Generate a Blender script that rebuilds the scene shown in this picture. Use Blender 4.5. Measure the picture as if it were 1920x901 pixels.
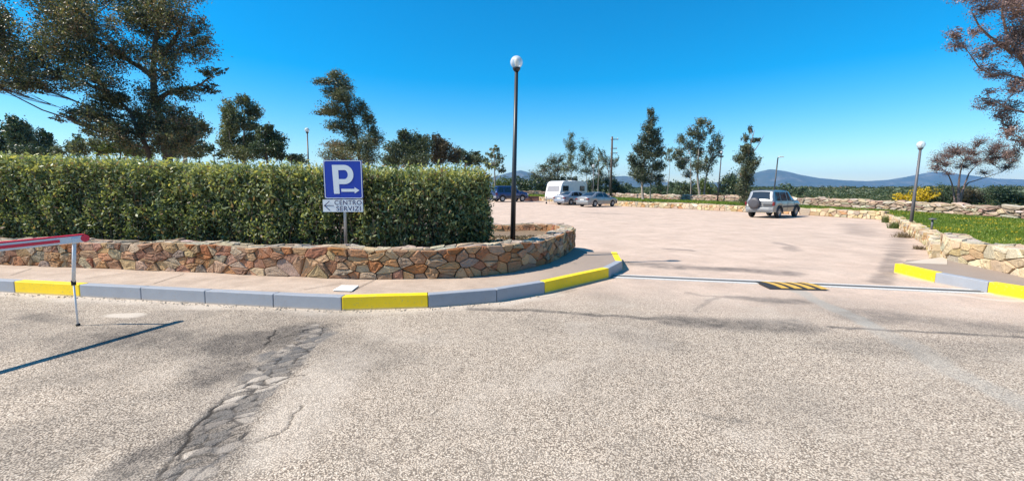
import bpy, bmesh, math, random
import numpy as np
from mathutils import Vector, Matrix
from mathutils.geometry import delaunay_2d_cdt

for o in list(bpy.data.objects): bpy.data.objects.remove(o)
S = bpy.context.scene
COL = S.collection
R = math.radians

# ------------------------------------------------------------------ camera
FPX, CH, TP = 800.0, 1.70, 92.5/800.0
PIT = math.atan(TP)
cam_d = bpy.data.cameras.new("camera"); cam = bpy.data.objects.new("camera", cam_d); COL.objects.link(cam)
cam_d.sensor_width = 36; cam_d.lens = 36*FPX/1920; cam_d.clip_start = .05; cam_d.clip_end = 30000
cam.location = (0, 0, CH); cam.rotation_euler = (R(90)-PIT, 0, 0)
S.camera = cam

# ------------------------------------------------------------------ light
SUN_EL, SUN_AZ = 49.0, 9.0          # light travels towards +x, turned a little to +y
world = bpy.data.worlds.new("World"); S.world = world; world.use_nodes = True
wn = world.node_tree; wn.nodes.clear()
sky = wn.nodes.new("ShaderNodeTexSky"); sky.sky_type = 'NISHITA'; sky.sun_disc = False
sky.sun_elevation = R(SUN_EL); sky.sun_rotation = R(270-SUN_AZ)
sky.altitude = 0; sky.air_density = 1.0; sky.dust_density = 0.35; sky.ozone_density = 3.0
hsv = wn.nodes.new("ShaderNodeHueSaturation"); hsv.inputs['Saturation'].default_value = 1.62; hsv.inputs['Value'].default_value = 1.12
hsv.inputs['Hue'].default_value = 0.492
bg = wn.nodes.new("ShaderNodeBackground"); bg.inputs[1].default_value = 0.105
wo = wn.nodes.new("ShaderNodeOutputWorld")
wn.links.new(sky.outputs[0], hsv.inputs['Color']); wn.links.new(hsv.outputs[0], bg.inputs[0]); wn.links.new(bg.outputs[0], wo.inputs[0])
sd = bpy.data.lights.new("sun", 'SUN'); so = bpy.data.objects.new("sun", sd); COL.objects.link(so)
sd.energy = 4.9; sd.angle = R(0.55); sd.color = (1.0, .93, .82)
ld = Vector((math.cos(R(SUN_EL))*math.cos(R(SUN_AZ)), math.cos(R(SUN_EL))*math.sin(R(SUN_AZ)), -math.sin(R(SUN_EL))))
so.rotation_euler = ld.to_track_quat('-Z', 'Y').to_euler(); so.location = (-20, -5, 25)
S.view_settings.view_transform = 'Standard'; S.view_settings.look = 'None'
S.view_settings.exposure = 0.70; S.view_settings.gamma = 1.0
S.render.engine = 'CYCLES'
S.cycles.max_bounces = 6; S.cycles.volume_bounces = 0; S.cycles.transparent_max_bounces = 8
S.render.resolution_x = 1024; S.render.resolution_y = 480

# ------------------------------------------------------------------ geometry helpers
def zg(x, y):
    return .02*max(0., min(y, 62.)-28.)*min(1., max(0., 1-x/18.))
def ray(px, py):
    u = (px-960)/FPX; v = (450.5-py)/FPX
    return Vector((u, math.cos(PIT)+v*math.sin(PIT), -math.sin(PIT)+v*math.cos(PIT)))
def G(px, py, z=0.0):                       # photo pixel -> point on the horizontal plane z
    r = ray(px, py); t = (z-CH)/r.z
    return Vector((r.x*t, r.y*t, z))
def A(px, py, Y):                           # photo pixel -> point at distance Y
    r = ray(px, py); t = Y/r.y
    return Vector((r.x*t, Y, CH+r.z*t))
def PXM(Y): return Y/FPX*1.0                # metres per photo pixel at distance Y

def tag(o, label=None, cat=None, group=None, kind=None):
    if label: o['label'] = label
    if cat: o['category'] = cat
    if group: o['group'] = group
    if kind: o['kind'] = kind
    return o
def empty(name, loc, rz=0, label=None, cat=None, group=None):
    o = bpy.data.objects.new(name, None); COL.objects.link(o)
    o.empty_display_size = .2; o.location = loc; o.rotation_euler = (0, 0, rz)
    return tag(o, label, cat, group)
def link(name, me, mats, parent=None):
    o = bpy.data.objects.new(name, me); COL.objects.link(o)
    for m in (mats if isinstance(mats, (list, tuple)) else [mats]): me.materials.append(m)
    if parent is not None: o.parent = parent
    return o

class MB:
    def __init__(s): s.v = []; s.f = []; s.c = []; s.m = []
    def face(s, pts, col=None, mi=0):
        i = len(s.v); s.v.extend([tuple(p) for p in pts]); s.f.append(list(range(i, i+len(pts)))); s.c.append(col or (1, 1, 1)); s.m.append(mi)
    def add(s, verts, faces, col=None, mi=0):
        i = len(s.v); s.v.extend([tuple(p) for p in verts])
        for f in faces: s.f.append([k+i for k in f]); s.c.append(col or (1, 1, 1)); s.m.append(mi)
    def box(s, c, d, rz=0, col=None, mi=0, tilt=None):
        M = Matrix.Rotation(rz, 3, 'Z')
        if tilt is not None: M = M @ tilt
        vs = [Vector(c)+M @ Vector((sx*d[0]/2, sy*d[1]/2, sz*d[2]/2)) for sz in (-1, 1) for sy in (-1, 1) for sx in (-1, 1)]
        s.add(vs, [(0, 2, 3, 1), (4, 5, 7, 6), (0, 1, 5, 4), (1, 3, 7, 5), (3, 2, 6, 7), (2, 0, 4, 6)], col, mi)
    def tube(s, pts, rad, n=8, cap=True, col=None, mi=0):
        pts = [Vector(p) for p in pts]; base = len(s.v); k = len(pts)
        prev = None
        for i, p in enumerate(pts):
            d = (pts[min(i+1, k-1)]-pts[max(i-1, 0)])
            if d.length < 1e-9: d = Vector((0, 0, 1))
            d.normalize()
            if prev is None:
                a = Vector((1, 0, 0)) if abs(d.x) < .8 else Vector((0, 1, 0))
                u = d.cross(a).normalized()
            else:
                u = (prev-d*prev.dot(d)); u = u.normalized() if u.length > 1e-6 else d.orthogonal().normalized()
            prev = u; w = d.cross(u); r = rad[i] if hasattr(rad, '__len__') else rad
            for j in range(n):
                a = 2*math.pi*j/n; q = p+(u*math.cos(a)+w*math.sin(a))*r
                s.v.append((q.x, q.y, q.z))
        for i in range(k-1):
            for j in range(n):
                a = base+i*n+j; b = base+i*n+(j+1) % n
                s.f.append([a, b, b+n, a+n]); s.c.append(col or (1, 1, 1)); s.m.append(mi)
        if cap:
            s.f.append([base+j for j in range(n)][::-1]); s.c.append(col or (1, 1, 1)); s.m.append(mi)
            s.f.append([base+(k-1)*n+j for j in range(n)]); s.c.append(col or (1, 1, 1)); s.m.append(mi)
    def lathe(s, prof, c=(0, 0, 0), axis='Z', n=20, col=None, mi=0):   # prof: (radius, height)
        base = len(s.v); c = Vector(c)
        for r, h in prof:
            for j in range(n):
                a = 2*math.pi*j/n; x, y = r*math.cos(a), r*math.sin(a)
                p = Vector((x, y, h)) if axis == 'Z' else Vector((x, h, y)) if axis == 'Y' else Vector((h, x, y))
                p += c; s.v.append((p.x, p.y, p.z))
        for i in range(len(prof)-1):
            for j in range(n):
                a = base+i*n+j; b = base+i*n+(j+1) % n
                s.f.append([a, b, b+n, a+n]); s.c.append(col or (1, 1, 1)); s.m.append(mi)
    def build(s, name, mats, parent=None, smooth=False, bevel=0, seg=2, merge=False, recalc=True):
        me = bpy.data.meshes.new(name)
        me.from_pydata(s.v, [], s.f)
        if any(c != (1, 1, 1) for c in s.c):
            at = me.attributes.new("scol", 'FLOAT_COLOR', 'FACE')
            a = np.ones((len(s.f), 4), np.float32); a[:, :3] = np.array(s.c, np.float32); at.data.foreach_set('color', a.ravel())
        me.polygons.foreach_set('material_index', np.array(s.m, np.int32))
        if merge or recalc:
            bm = bmesh.new(); bm.from_mesh(me)
            if merge: bmesh.ops.remove_doubles(bm, verts=bm.verts, dist=1e-4)
            if recalc: bmesh.ops.recalc_face_normals(bm, faces=bm.faces)
            bm.to_mesh(me); bm.free()
        if smooth: me.polygons.foreach_set('use_smooth', np.ones(len(me.polygons), bool))
        me.update()
        o = link(name, me, mats, parent)
        if bevel:
            b = o.modifiers.new("bevel", 'BEVEL'); b.width = bevel; b.segments = seg; b.limit_method = 'ANGLE'; b.angle_limit = R(35)
            if smooth: b.harden_normals = False
        return o

def quads_obj(name, P, tint, mat, parent=None):       # P (N,4,3)
    N = len(P); me = bpy.data.meshes.new(name)
    me.vertices.add(N*4); me.vertices.foreach_set('co', P.astype(np.float32).ravel())
    me.loops.add(N*4); me.loops.foreach_set('vertex_index', np.arange(N*4, dtype=np.int32))
    me.polygons.add(N); me.polygons.foreach_set('loop_start', np.arange(0, N*4, 4, dtype=np.int32))
    me.polygons.foreach_set('loop_total', np.full(N, 4, np.int32))
    at = me.attributes.new("tint", 'FLOAT', 'FACE'); at.data.foreach_set('value', tint.astype(np.float32))
    me.update(calc_edges=True); me.validate()
    return link(name, me, mat, parent)

def unit(v): return v/np.maximum(np.linalg.norm(v, axis=-1, keepdims=True), 1e-9)
def leaves(C, length, rng, aspect=.38, bias=(0, 0, 0), bw=0.0):
    N = len(C)
    d = unit(rng.normal(size=(N, 3))+np.array(bias)*bw)
    s = unit(np.cross(d, rng.normal(size=(N, 3))))
    L = (length*rng.uniform(.65, 1.35, N))[:, None]
    W = L*aspect
    return np.stack([C-d*L*.5, C+s*W*.5-d*L*.05, C+d*L*.5, C-s*W*.5-d*L*.05], axis=1)

# ------------------------------------------------------------------ material helpers
def newmat(name):
    m = bpy.data.materials.new(name); m.use_nodes = True
    nt = m.node_tree; b = nt.nodes["Principled BSDF"]
    return m, nt, b
def N(nt, t, **kw):
    n = nt.nodes.new(t)
    for k, v in kw.items():
        if k.startswith('i_'): n.inputs[k[2:].replace('_', ' ')].default_value = v
        else: setattr(n, k, v)
    return n
def noise(nt, scale, detail=4, rough=.55, vec=None, dist=0):
    n = N(nt, 'ShaderNodeTexNoise'); n.inputs['Scale'].default_value = scale; n.inputs['Detail'].default_value = detail
    n.inputs['Roughness'].default_value = rough; n.inputs['Distortion'].default_value = dist
    if vec is not None: nt.links.new(vec, n.inputs['Vector'])
    return n.outputs['Fac']
def ramp(nt, fac, stops, interp='LINEAR'):
    r = N(nt, 'ShaderNodeValToRGB'); r.color_ramp.interpolation = interp
    e = r.color_ramp.elements
    while len(e) < len(stops): e.new(.5)
    for i, (p, c) in enumerate(stops):
        e[i].position = p; e[i].color = (c, c, c, 1) if not hasattr(c, '__len__') else (*c, 1)
    nt.links.new(fac, r.inputs[0]); return r.outputs[0]
def mix(nt, fac, a, b, mode='MIX'):
    m = N(nt, 'ShaderNodeMix', data_type='RGBA', blend_type=mode)
    for k, s in (('A', a), ('B', b)):
        i = [q for q in m.inputs if q.name == k and q.type == 'RGBA'][0]
        if hasattr(s, 'is_output'): nt.links.new(s, i)
        else: i.default_value = (*s, 1)
    f = m.inputs[0]
    if hasattr(fac, 'is_output'): nt.links.new(fac, f)
    else: f.default_value = fac
    return [q for q in m.outputs if q.type == 'RGBA'][0]
def math_(nt, op, a, b=0.0):
    m = N(nt, 'ShaderNodeMath', operation=op)
    for i, s in enumerate((a, b)):
        if hasattr(s, 'is_output'): nt.links.new(s, m.inputs[i])
        else: m.inputs[i].default_value = s
    return m.outputs[0]
def bump(nt, b, h, strength=.5, dist=.01):
    n = N(nt, 'ShaderNodeBump'); n.inputs['Strength'].default_value = strength; n.inputs['Distance'].default_value = dist
    nt.links.new(h, n.inputs['Height']); nt.links.new(n.outputs[0], b.inputs['Normal'])
def pos(nt): return N(nt, 'ShaderNodeNewGeometry').outputs['Position']
def attr(nt, name, out='Fac'): return N(nt, 'ShaderNodeAttribute', attribute_name=name).outputs[out]

def flat(name, col, rough=.6, metal=0, var=.12, scale=6, spec=.5, coat=0, dirt=None):
    m, nt, b = newmat(name)
    n = noise(nt, scale, 5, .6, N(nt, 'ShaderNodeTexCoord').outputs['Object'])
    c = mix(nt, n, tuple(x*(1-var) for x in col), tuple(min(1, x*(1+var)) for x in col))
    if dirt:
        d = ramp(nt, noise(nt, scale*2.3, 6, .65, N(nt, 'ShaderNodeTexCoord').outputs['Object']), [(.5, 0), (.68, 1)])
        c = mix(nt, math_(nt, 'MULTIPLY', d, dirt[1]), c, dirt[0])
    nt.links.new(c, b.inputs['Base Color'])
    b.inputs['Roughness'].default_value = rough; b.inputs['Metallic'].default_value = metal
    b.inputs['Specular IOR Level'].default_value = spec; b.inputs['Coat Weight'].default_value = coat
    return m
def foliage(name, stops, trans=.32, rough=.45):
    m = bpy.data.materials.new(name); m.use_nodes = True; nt = m.node_tree; nt.nodes.clear()
    c = ramp(nt, attr(nt, 'tint'), stops)
    out = N(nt, 'ShaderNodeOutputMaterial')
    p = N(nt, 'ShaderNodeBsdfPrincipled'); p.inputs['Roughness'].default_value = rough; p.inputs['Specular IOR Level'].default_value = .35
    nt.links.new(c, p.inputs['Base Color'])
    t = N(nt, 'ShaderNodeBsdfTranslucent')
    tc = mix(nt, 1.0, c, (1.0, 1.0, .45), 'MULTIPLY'); nt.links.new(tc, t.inputs['Color'])
    ms = N(nt, 'ShaderNodeMixShader'); ms.inputs[0].default_value = trans
    nt.links.new(p.outputs[0], ms.inputs[1]); nt.links.new(t.outputs[0], ms.inputs[2]); nt.links.new(ms.outputs[0], out.inputs[0])
    return m

M = {}
# road surface: exposed pale aggregate, layers painted as stains per vertex
def road_mat():
    m, nt, b = newmat("worn_asphalt"); P = pos(nt)
    v = N(nt, 'ShaderNodeTexVoronoi', feature='F1'); v.inputs['Scale'].default_value = 92; nt.links.new(P, v.inputs['Vector'])
    v.inputs['Randomness'].default_value = 1
    spk = ramp(nt, v.outputs['Distance'], [(.40, 1.0), (.66, 0.0)])
    n1 = noise(nt, 38, 3, .7, P); n2 = noise(nt, 1.1, 6, .62, P); n3 = noise(nt, .23, 5, .6, P); n4 = noise(nt, 9, 5, .7, P)
    stone = mix(nt, N(nt, 'ShaderNodeSeparateColor').outputs[0], (0, 0, 0), (0, 0, 0))
    sc = N(nt, 'ShaderNodeSeparateColor'); nt.links.new(v.outputs['Color'], sc.inputs[0])
    stone = ramp(nt, sc.outputs[0], [(0, (.38, .30, .22)), (.25, (.56, .45, .34)), (.7, (.70, .575, .445)), (1, (.82, .71, .57))])
    gapc = mix(nt, attr(nt, 'dark'), (.15, .115, .085), (.075, .066, .055))
    stone = mix(nt, math_(nt, 'MULTIPLY', attr(nt, 'dark'), .35), stone, (.22, .195, .165))
    stone = mix(nt, .12, stone, (.72, .56, .43)); near = mix(nt, spk, gapc, stone)
    near = mix(nt, ramp(nt, n1, [(.38, .65), (.54, 0)]), near, mix(nt, .5, near, (.12, .095, .07)))
    n8 = noise(nt, 3.5, 7, .75, P, 1.0)
    near = mix(nt, ramp(nt, n8, [(.36, .30), (.5, 0)]), near, (.24, .20, .16))
    near = mix(nt, ramp(nt, n2, [(.36, .22), (.6, 0)]), near, (.26, .22, .175))
    near = mix(nt, ramp(nt, n4, [(.5, .0), (.75, .35)]), near, (.62, .51, .395))
    pinkc = mix(nt, ramp(nt, n2, [(.3, 0), (.7, 1)]), (.50, .365, .28), (.70, .525, .41))
    n5 = noise(nt, 3.2, 6, .75, P, .6); n6 = noise(nt, .5, 6, .7, P, 1.0)
    pinkc = mix(nt, ramp(nt, n5, [(.50, 0), (.68, .45)]), pinkc, (.40, .31, .25))
    n7 = noise(nt, 1.7, 7, .8, P, 1.5)
    pinkc = mix(nt, ramp(nt, n7, [(.62, 0), (.70, .6)]), pinkc, (.28, .22, .18))
    pinkc = mix(nt, ramp(nt, n6, [(.53, 0), (.66, .35)]), pinkc, (.42, .335, .275))
    pinkc = mix(nt, ramp(nt, n4, [(.5, 0), (.8, .55)]), pinkc, (.34, .27, .22))
    pinkc = mix(nt, ramp(nt, n1, [(.35, .5), (.55, 0)]), pinkc, (.30, .235, .19))
    pinkc = mix(nt, math_(nt, 'MULTIPLY', attr(nt, 'dark'), .7), pinkc, (.17, .155, .14))
    c = mix(nt, attr(nt, 'pink'), near, pinkc)
    dust = mix(nt, n4, (.50, .42, .34), (.66, .57, .47))
    c = mix(nt, attr(nt, 'dust'), c, dust)
    pt = mix(nt, n1, (.27, .25, .215), (.45, .42, .365))
    c = mix(nt, attr(nt, 'patch'), c, pt)
    c = mix(nt, attr(nt, 'dark'), c, mix(nt, 1.0, c, (.44, .44, .455), 'MULTIPLY'))
    c = mix(nt, attr(nt, 'tar'), c, mix(nt, n1, (.075, .072, .07), (.15, .142, .135)))
    c = mix(nt, attr(nt, 'crack'), c, (.018, .015, .013))
    c = mix(nt, ramp(nt, n3, [(.35, .15), (.6, 0)]), c, (.30, .25, .20))
    nt.links.new(c, b.inputs['Base Color']); b.inputs['Roughness'].default_value = .93
    b.inputs['Specular IOR Level'].default_value = .25
    h = math_(nt, 'ADD', math_(nt, 'MULTIPLY', spk, .5), math_(nt, 'MULTIPLY', n1, .8))
    bump(nt, b, h, .55, .008)
    return m
M['road'] = road_mat()
def stone_mat(name, mort=False):
    m, nt, b = newmat(name); P = pos(nt)
    c = attr(nt, 'scol', 'Color')
    n1 = noise(nt, 9, 6, .7, P, .4); n2 = noise(nt, 45, 4, .7, P); n3 = noise(nt, 3.1, 5, .6, P)
    c = mix(nt, ramp(nt, n1, [(.3, 0), (.7, .5)]), c, mix(nt, .6, c, (.17, .11, .065)))
    c = mix(nt, ramp(nt, n3, [(.55, 0), (.70, .35)]), c, (.38, .33, .26))
    c = mix(nt, ramp(nt, n2, [(.56, 0), (.74, .7)]), c, (.10, .08, .06))
    nt.links.new(c, b.inputs['Base Color']); b.inputs['Roughness'].default_value = .92; b.inputs['Specular IOR Level'].default_value = .2
    bump(nt, b, math_(nt, 'ADD', n1, math_(nt, 'MULTIPLY', n2, .5)), .9, .03)
    return m
M['stone'] = stone_mat("rubble_stone")
M['mortar'] = flat("wall_mortar", (.085, .06, .042), .95, var=.4, scale=12)
def pave_mat():
    m, nt, b = newmat("pavement_concrete"); P = pos(nt)
    n1 = noise(nt, 2.2, 6, .65, P); n2 = noise(nt, 60, 3, .7, P); n3 = noise(nt, 12, 5, .7, P)
    c = ramp(nt, n1, [(.3, (.36, .265, .195)), (.55, (.50, .38, .285)), (.75, (.58, .455, .35))])
    sx = N(nt, 'ShaderNodeSeparateXYZ'); nt.links.new(P, sx.inputs[0])
    xx = math_(nt, 'ADD', sx.outputs[0], math_(nt, 'MULTIPLY', n1, 1.6))
    rx_ = N(nt, 'ShaderNodeMapRange'); rx_.inputs[1].default_value = .2; rx_.inputs[2].default_value = 2.4; nt.links.new(xx, rx_.inputs[0])
    c = mix(nt, math_(nt, 'MULTIPLY', rx_.outputs[0], .8), c, (.25, .195, .155))
    c = mix(nt, ramp(nt, n2, [(.35, .5), (.6, 0)]), c, (.24, .18, .14))
    c = mix(nt, ramp(nt, n3, [(.5, 0), (.75, .4)]), c, (.30, .24, .19))
    nt.links.new(c, b.inputs['Base Color']); b.inputs['Roughness'].default_value = .93
    bump(nt, b, math_(nt, 'ADD', n2, n3), .35, .006)
    return m
M['pave'] = pave_mat()
M['joint'] = flat("pavement_joint", (.10, .075, .06), .95)
def paint_mat(name, col, under=(.30, .27, .24)):
    m, nt, b = newmat(name); P = pos(nt)
    n1 = noise(nt, 5, 5, .6, P); n2 = noise(nt, 28, 6, .75, P); n3 = noise(nt, 90, 2, .6, P)
    c = mix(nt, n1, tuple(x*.86 for x in col), tuple(min(1, x*1.1) for x in col))
    c = mix(nt, ramp(nt, n2, [(.575, 0), (.63, .65)]), c, under)
    # dust near the foot of the stone
    sx = N(nt, 'ShaderNodeSeparateXYZ'); nt.links.new(P, sx.inputs[0])
    zz = math_(nt, 'ADD', sx.outputs[2], math_(nt, 'MULTIPLY', n2, .04))
    c = mix(nt, ramp(nt, zz, [(.022, .8), (.055, 0)]), c, (.45, .37, .29))
    nt.links.new(c, b.inputs['Base Color']); b.inputs['Roughness'].default_value = .62
    bump(nt, b, math_(nt, 'ADD', n2, math_(nt, 'MULTIPLY', n3, .4)), .3, .006)
    return m
M['kgrey'] = paint_mat("grey_kerb_paint", (.30, .315, .345))
M['kyel'] = paint_mat("yellow_kerb_paint", (.90, .61, .004), (.50, .42, .12))
M['bark'] = flat("dark_bark", (.085, .065, .05), .95, var=.5, scale=5)
M['barkp'] = flat("pale_bark", (.26, .225, .19), .9, var=.45, scale=3)
M['barkr'] = flat("red_brown_bark", (.20, .135, .115), .9, var=.4, scale=4)
M['stem'] = flat('hedge_stem_bark', (.13, .095, .07), .9, var=.4, scale=9)
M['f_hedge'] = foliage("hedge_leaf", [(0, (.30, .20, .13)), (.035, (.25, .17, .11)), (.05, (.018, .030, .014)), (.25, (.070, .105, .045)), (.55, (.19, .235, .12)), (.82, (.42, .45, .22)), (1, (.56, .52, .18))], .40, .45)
M['f_euc'] = foliage("eucalyptus_leaf", [(0, (.030, .042, .026)), (.45, (.095, .115, .062)), (.8, (.21, .22, .11)), (1, (.28, .18, .11))], .22)
M['f_euc2'] = foliage('grey_green_leaf', [(0, (.022, .032, .022)), (.45, (.075, .095, .052)), (.75, (.17, .175, .085)), (.93, (.27, .27, .13)), (1, (.27, .18, .12))], .3)
M['f_dark'] = foliage("dark_green_leaf", [(0, (.022, .040, .024)), (.5, (.065, .10, .052)), (1, (.16, .20, .095))], .22)
M['f_olive'] = foliage("olive_green_leaf", [(0, (.055, .075, .042)), (.5, (.15, .175, .095)), (1, (.28, .29, .15))], .3)
M['f_light'] = foliage("light_green_leaf", [(0, (.05, .08, .02)), (.5, (.105, .145, .04)), (1, (.20, .22, .06))], .35)
M['f_brown'] = foliage("brown_green_leaf", [(0, (.040, .042, .024)), (.5, (.11, .09, .052)), (1, (.19, .14, .08))], .25)
M['f_red'] = foliage("reddish_leaf", [(0, (.10, .06, .062)), (.5, (.22, .135, .125)), (1, (.36, .24, .20))], .25)
M['f_yel'] = foliage("yellow_blossom", [(0, (.12, .12, .02)), (.35, (.62, .42, .01)), (1, (.82, .58, .02))], .3)
M['f_grass'] = foliage("grass_blade", [(0, (.085, .14, .020)), (.6, (.19, .27, .035)), (1, (.36, .36, .07))], .45)
M['f_flower'] = foliage("flower_petal", [(0, (.40, .30, .02)), (1, (.62, .47, .03))], .3)
M['f_scrub'] = foliage("scrub_leaf", [(0, (.028, .045, .018)), (.5, (.062, .085, .030)), (.85, (.12, .13, .045)), (1, (.17, .12, .06))], .25)
M['f_dry'] = foliage("dry_twig_leaf", [(0, (.10, .07, .04)), (1, (.28, .21, .12))], .2)

# ------------------------------------------------------------------ numpy noise for ground
_NT = {}
def vnoise(X, Y, s, seed=0):
    if seed not in _NT: _NT[seed] = np.random.RandomState(seed).rand(256, 256)
    T = _NT[seed]
    x = X/s; y = Y/s; xi = np.floor(x).astype(int); yi = np.floor(y).astype(int); fx = x-xi; fy = y-yi
    fx = fx*fx*(3-2*fx); fy = fy*fy*(3-2*fy)
    g = lambda a, b: T[a % 256, b % 256]
    return (g(xi, yi)*(1-fx)+g(xi+1, yi)*fx)*(1-fy)+(g(xi, yi+1)*(1-fx)+g(xi+1, yi+1)*fx)*fy
def fbm(X, Y, s, o=4, seed=0):
    t = 0; a = 1; w = 0
    for k in range(o): t = t+a*vnoise(X, Y, s/2**k, seed+k); w += a; a *= .55
    return t/w
def sstep(a, b, x): t = np.clip((x-a)/(b-a), 0, 1); return t*t*(3-2*t)
def dpoly(X, Y, pts):
    D = np.full(X.shape, 1e9)
    for (x0, y0), (x1, y1) in zip(pts[:-1], pts[1:]):
        dx, dy = x1-x0, y1-y0; t = np.clip(((X-x0)*dx+(Y-y0)*dy)/(dx*dx+dy*dy+1e-12), 0, 1)
        D = np.minimum(D, np.hypot(X-x0-t*dx, Y-y0-t*dy))
    return D
def gl(px): return [tuple(G(*p).xy) for p in px]
def inpoly(X, Y, poly):
    c = np.zeros(X.shape, bool); n = len(poly)
    for i in range(n):
        x0, y0 = poly[i]; x1, y1 = poly[(i+1) % n]
        cond = ((y0 > Y) != (y1 > Y)) & (X < (x1-x0)*(Y-y0)/((y1-y0) if y1 != y0 else 1e-12)+x0)
        c ^= cond
    return c

# ------------------------------------------------------------------ ground sheet: road and car park
def axis(segs):
    out = []
    for a, b, st in segs: out.extend(np.arange(a, b, st))
    out.append(segs[-1][1]); return np.array(out)
gx = axis([(-40, -10, 1.0), (-10, -3.4, .06), (-3.4, -1.0, .011), (-1.0, 10.5, .045), (10.5, 34, .5)])
gy = axis([(-6, 1.6, .3), (1.6, 2.2, .04), (2.2, 6.0, .013), (6.0, 14, .045), (14, 30, .2), (30, 70, .8)])
X, Y = np.meshgrid(gx, gy)
wx = X+.10*(fbm(X, Y, .35, 4, 3)-.5)*2; wy = Y+.10*(fbm(X, Y, .35, 4, 9)-.5)*2
bx_ = X+.5*(fbm(X, Y, 1.2, 4, 21)-.5)*2; by_ = Y+.35*(fbm(X, Y, 1.2, 4, 22)-.5)*2
dark = np.zeros_like(X)
def stain(pts, w, s, wob=True):
    global dark
    d = dpoly(bx_ if wob else wx, by_ if wob else wy, gl(pts)); dark = np.maximum(dark, s*(1-sstep(w*.25, w, d)))
stain([(1280, 600), (1450, 612), (1530, 615)], .34, .75)
stain([(1380, 560), (1480, 568)], .25, .6)
stain([(980, 605), (1250, 640)], .4, .2)
stain([(1150, 492), (1290, 500), (1480, 512)], .55, .6)
stain([(1590, 590), (1900, 620)], .5, .45)
stain([(1600, 650), (1920, 660)], .4, .28)
stain([(430, 640), (520, 640), (560, 625)], .5, .95)
stain([(400, 690), (470, 650)], .35, .8)
stain([(300, 620), (400, 660)], .5, .4)
stain([(230, 890), (330, 830), (400, 760)], .30, .85)
stain([(60, 590), (150, 600)], .3, .5)
stain([(600, 640), (700, 680)], .5, .28)
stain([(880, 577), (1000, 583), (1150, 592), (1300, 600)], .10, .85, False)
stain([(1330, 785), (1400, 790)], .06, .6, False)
stain([(1250, 466), (1310, 470)], .22, .6)
stain([(1450, 455), (1500, 470)], .35, .4)
stain([(1690, 430), (1683, 470), (1650, 530)], .26, .5, False)
stain([(1600, 420), (1620, 440)], .8, .3)
stain([(1100, 400), (1160, 402)], .8, .35)
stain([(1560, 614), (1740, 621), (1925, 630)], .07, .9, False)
stain([(1310, 585), (1360, 560), (1290, 548)], .08, .4)
stain([(1000, 560), (1100, 545)], .10, .35)
dark *= .45+.9*fbm(X, Y, .22, 4, 31)
dark = np.clip(dark+.22*sstep(.5, .8, fbm(X, Y, 1.6, 5, 40))*(Y < 9.5)+.30*sstep(1.9, 3.2, -(X-.1*Y))*sstep(.35, .6, fbm(X, Y, .8, 4, 43))*(Y<6), 0, 1)
gate = gl([(1160, 517), (1900, 549)])
gyl = gate[0][1]+(X-gate[0][0])*(gate[1][1]-gate[0][1])/(gate[1][0]-gate[0][0])
pink = sstep(-3.6, -.2, Y-gyl+1.2*(fbm(X, Y, 1.6, 4, 50)-.5))*.95
pink = np.maximum(pink, .0)
patch = .8*(1-sstep(.09, .16, dpoly(wx, wy, gl([(1490, 543), (1560, 575), (1640, 612)]))))
patch = np.maximum(patch, .45*(1-sstep(.08, .2, dpoly(wx, wy, gl([(1640, 612), (1780, 690), (1930, 760)])))))
patch *= .6+.6*fbm(X, Y, .15, 3, 61)
kline = [(-400, 530), (0, 548), (150, 556), (385, 569), (641, 582), (803, 577), (932, 566), (1022, 550)]
dk = dpoly(wx, wy, gl(kline))
dust = .75*(1-sstep(.03, .38, dk-.35*(fbm(X, Y, .9, 3, 77)-.5)))
dust = np.maximum(dust, .22*sstep(.58, .80, fbm(X, Y, .8, 5, 80))*(Y < 7))
dust = np.maximum(dust, .9*(1-sstep(.09, .16, dpoly(X, wy, gl([(215, 590), (255, 590)])))))
dust = np.maximum(dust, .8*(1-sstep(.02, .10, dpoly(wx, wy, gl([(1640, 535), (1850, 560), (1930, 566)])))))
# broken strip with crack
core = gl([(330, 901), (400, 830), (450, 760), (505, 700), (550, 660), (590, 615)])
edge = gl([(250, 940), (290, 901), (330, 852), (370, 795), (400, 768), (425, 740), (455, 700), (475, 670), (505, 640), (515, 618)])
dc = dpoly(wx, wy, core); zone = 1-sstep(.14, .30, dc+.22*(fbm(X, Y, .35, 4, 55)-.5))
fl = fbm(X, Y, .30, 4, 101); fl2 = fbm(X*1.0+Y*.5, Y*1.6, .13, 4, 102)
plate = sstep(.455, .485, fl2)                     # flaked plates
pit = zone*(1-plate)
de = dpoly(X+.045*(fbm(X, Y, .11, 4, 5)-.5)*2, Y+.045*(fbm(X, Y, .11, 4, 6)-.5)*2, edge)
wcr = .006+.012*fbm(X, Y, .25, 2, 7)
crack = (1-sstep(wcr*.6, wcr*1.3, de))*sstep(.30, .42, fbm(X, Y, .5, 2, 8))
rim = np.abs(fl2-.465)
for ln in ([(345, 860), (390, 852), (425, 848)], [(460, 745), (520, 715), (575, 700)], [(480, 830), (540, 800), (560, 760)], [(500, 640), (560, 625), (600, 618)], [(505, 690), (590, 680)]):
    dd = dpoly(X+.05*(fbm(X, Y, .11, 4, 5)-.5)*2, Y+.05*(fbm(X, Y, .11, 4, 6)-.5)*2, gl(ln)); crack = np.maximum(crack, .8*(1-sstep(.003, .010, dd)))
dark = dark*np.clip(.45+1.1*fbm(X, Y, .09, 3, 88), 0, 1.15)
tar = (1-sstep(.08, .20, dpoly(wx, wy, gl([(500, 668), (540, 672), (600, 628)]))))
lft = (1-sstep(.05, .62, de+.5*(fbm(X, Y, .5, 4, 66)-.5)))*(dpoly(X+.12, Y, core) > dc)
dark = np.maximum(dark, lft*.85*(.35+.9*fbm(X, Y, .3, 3, 71)))
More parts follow.
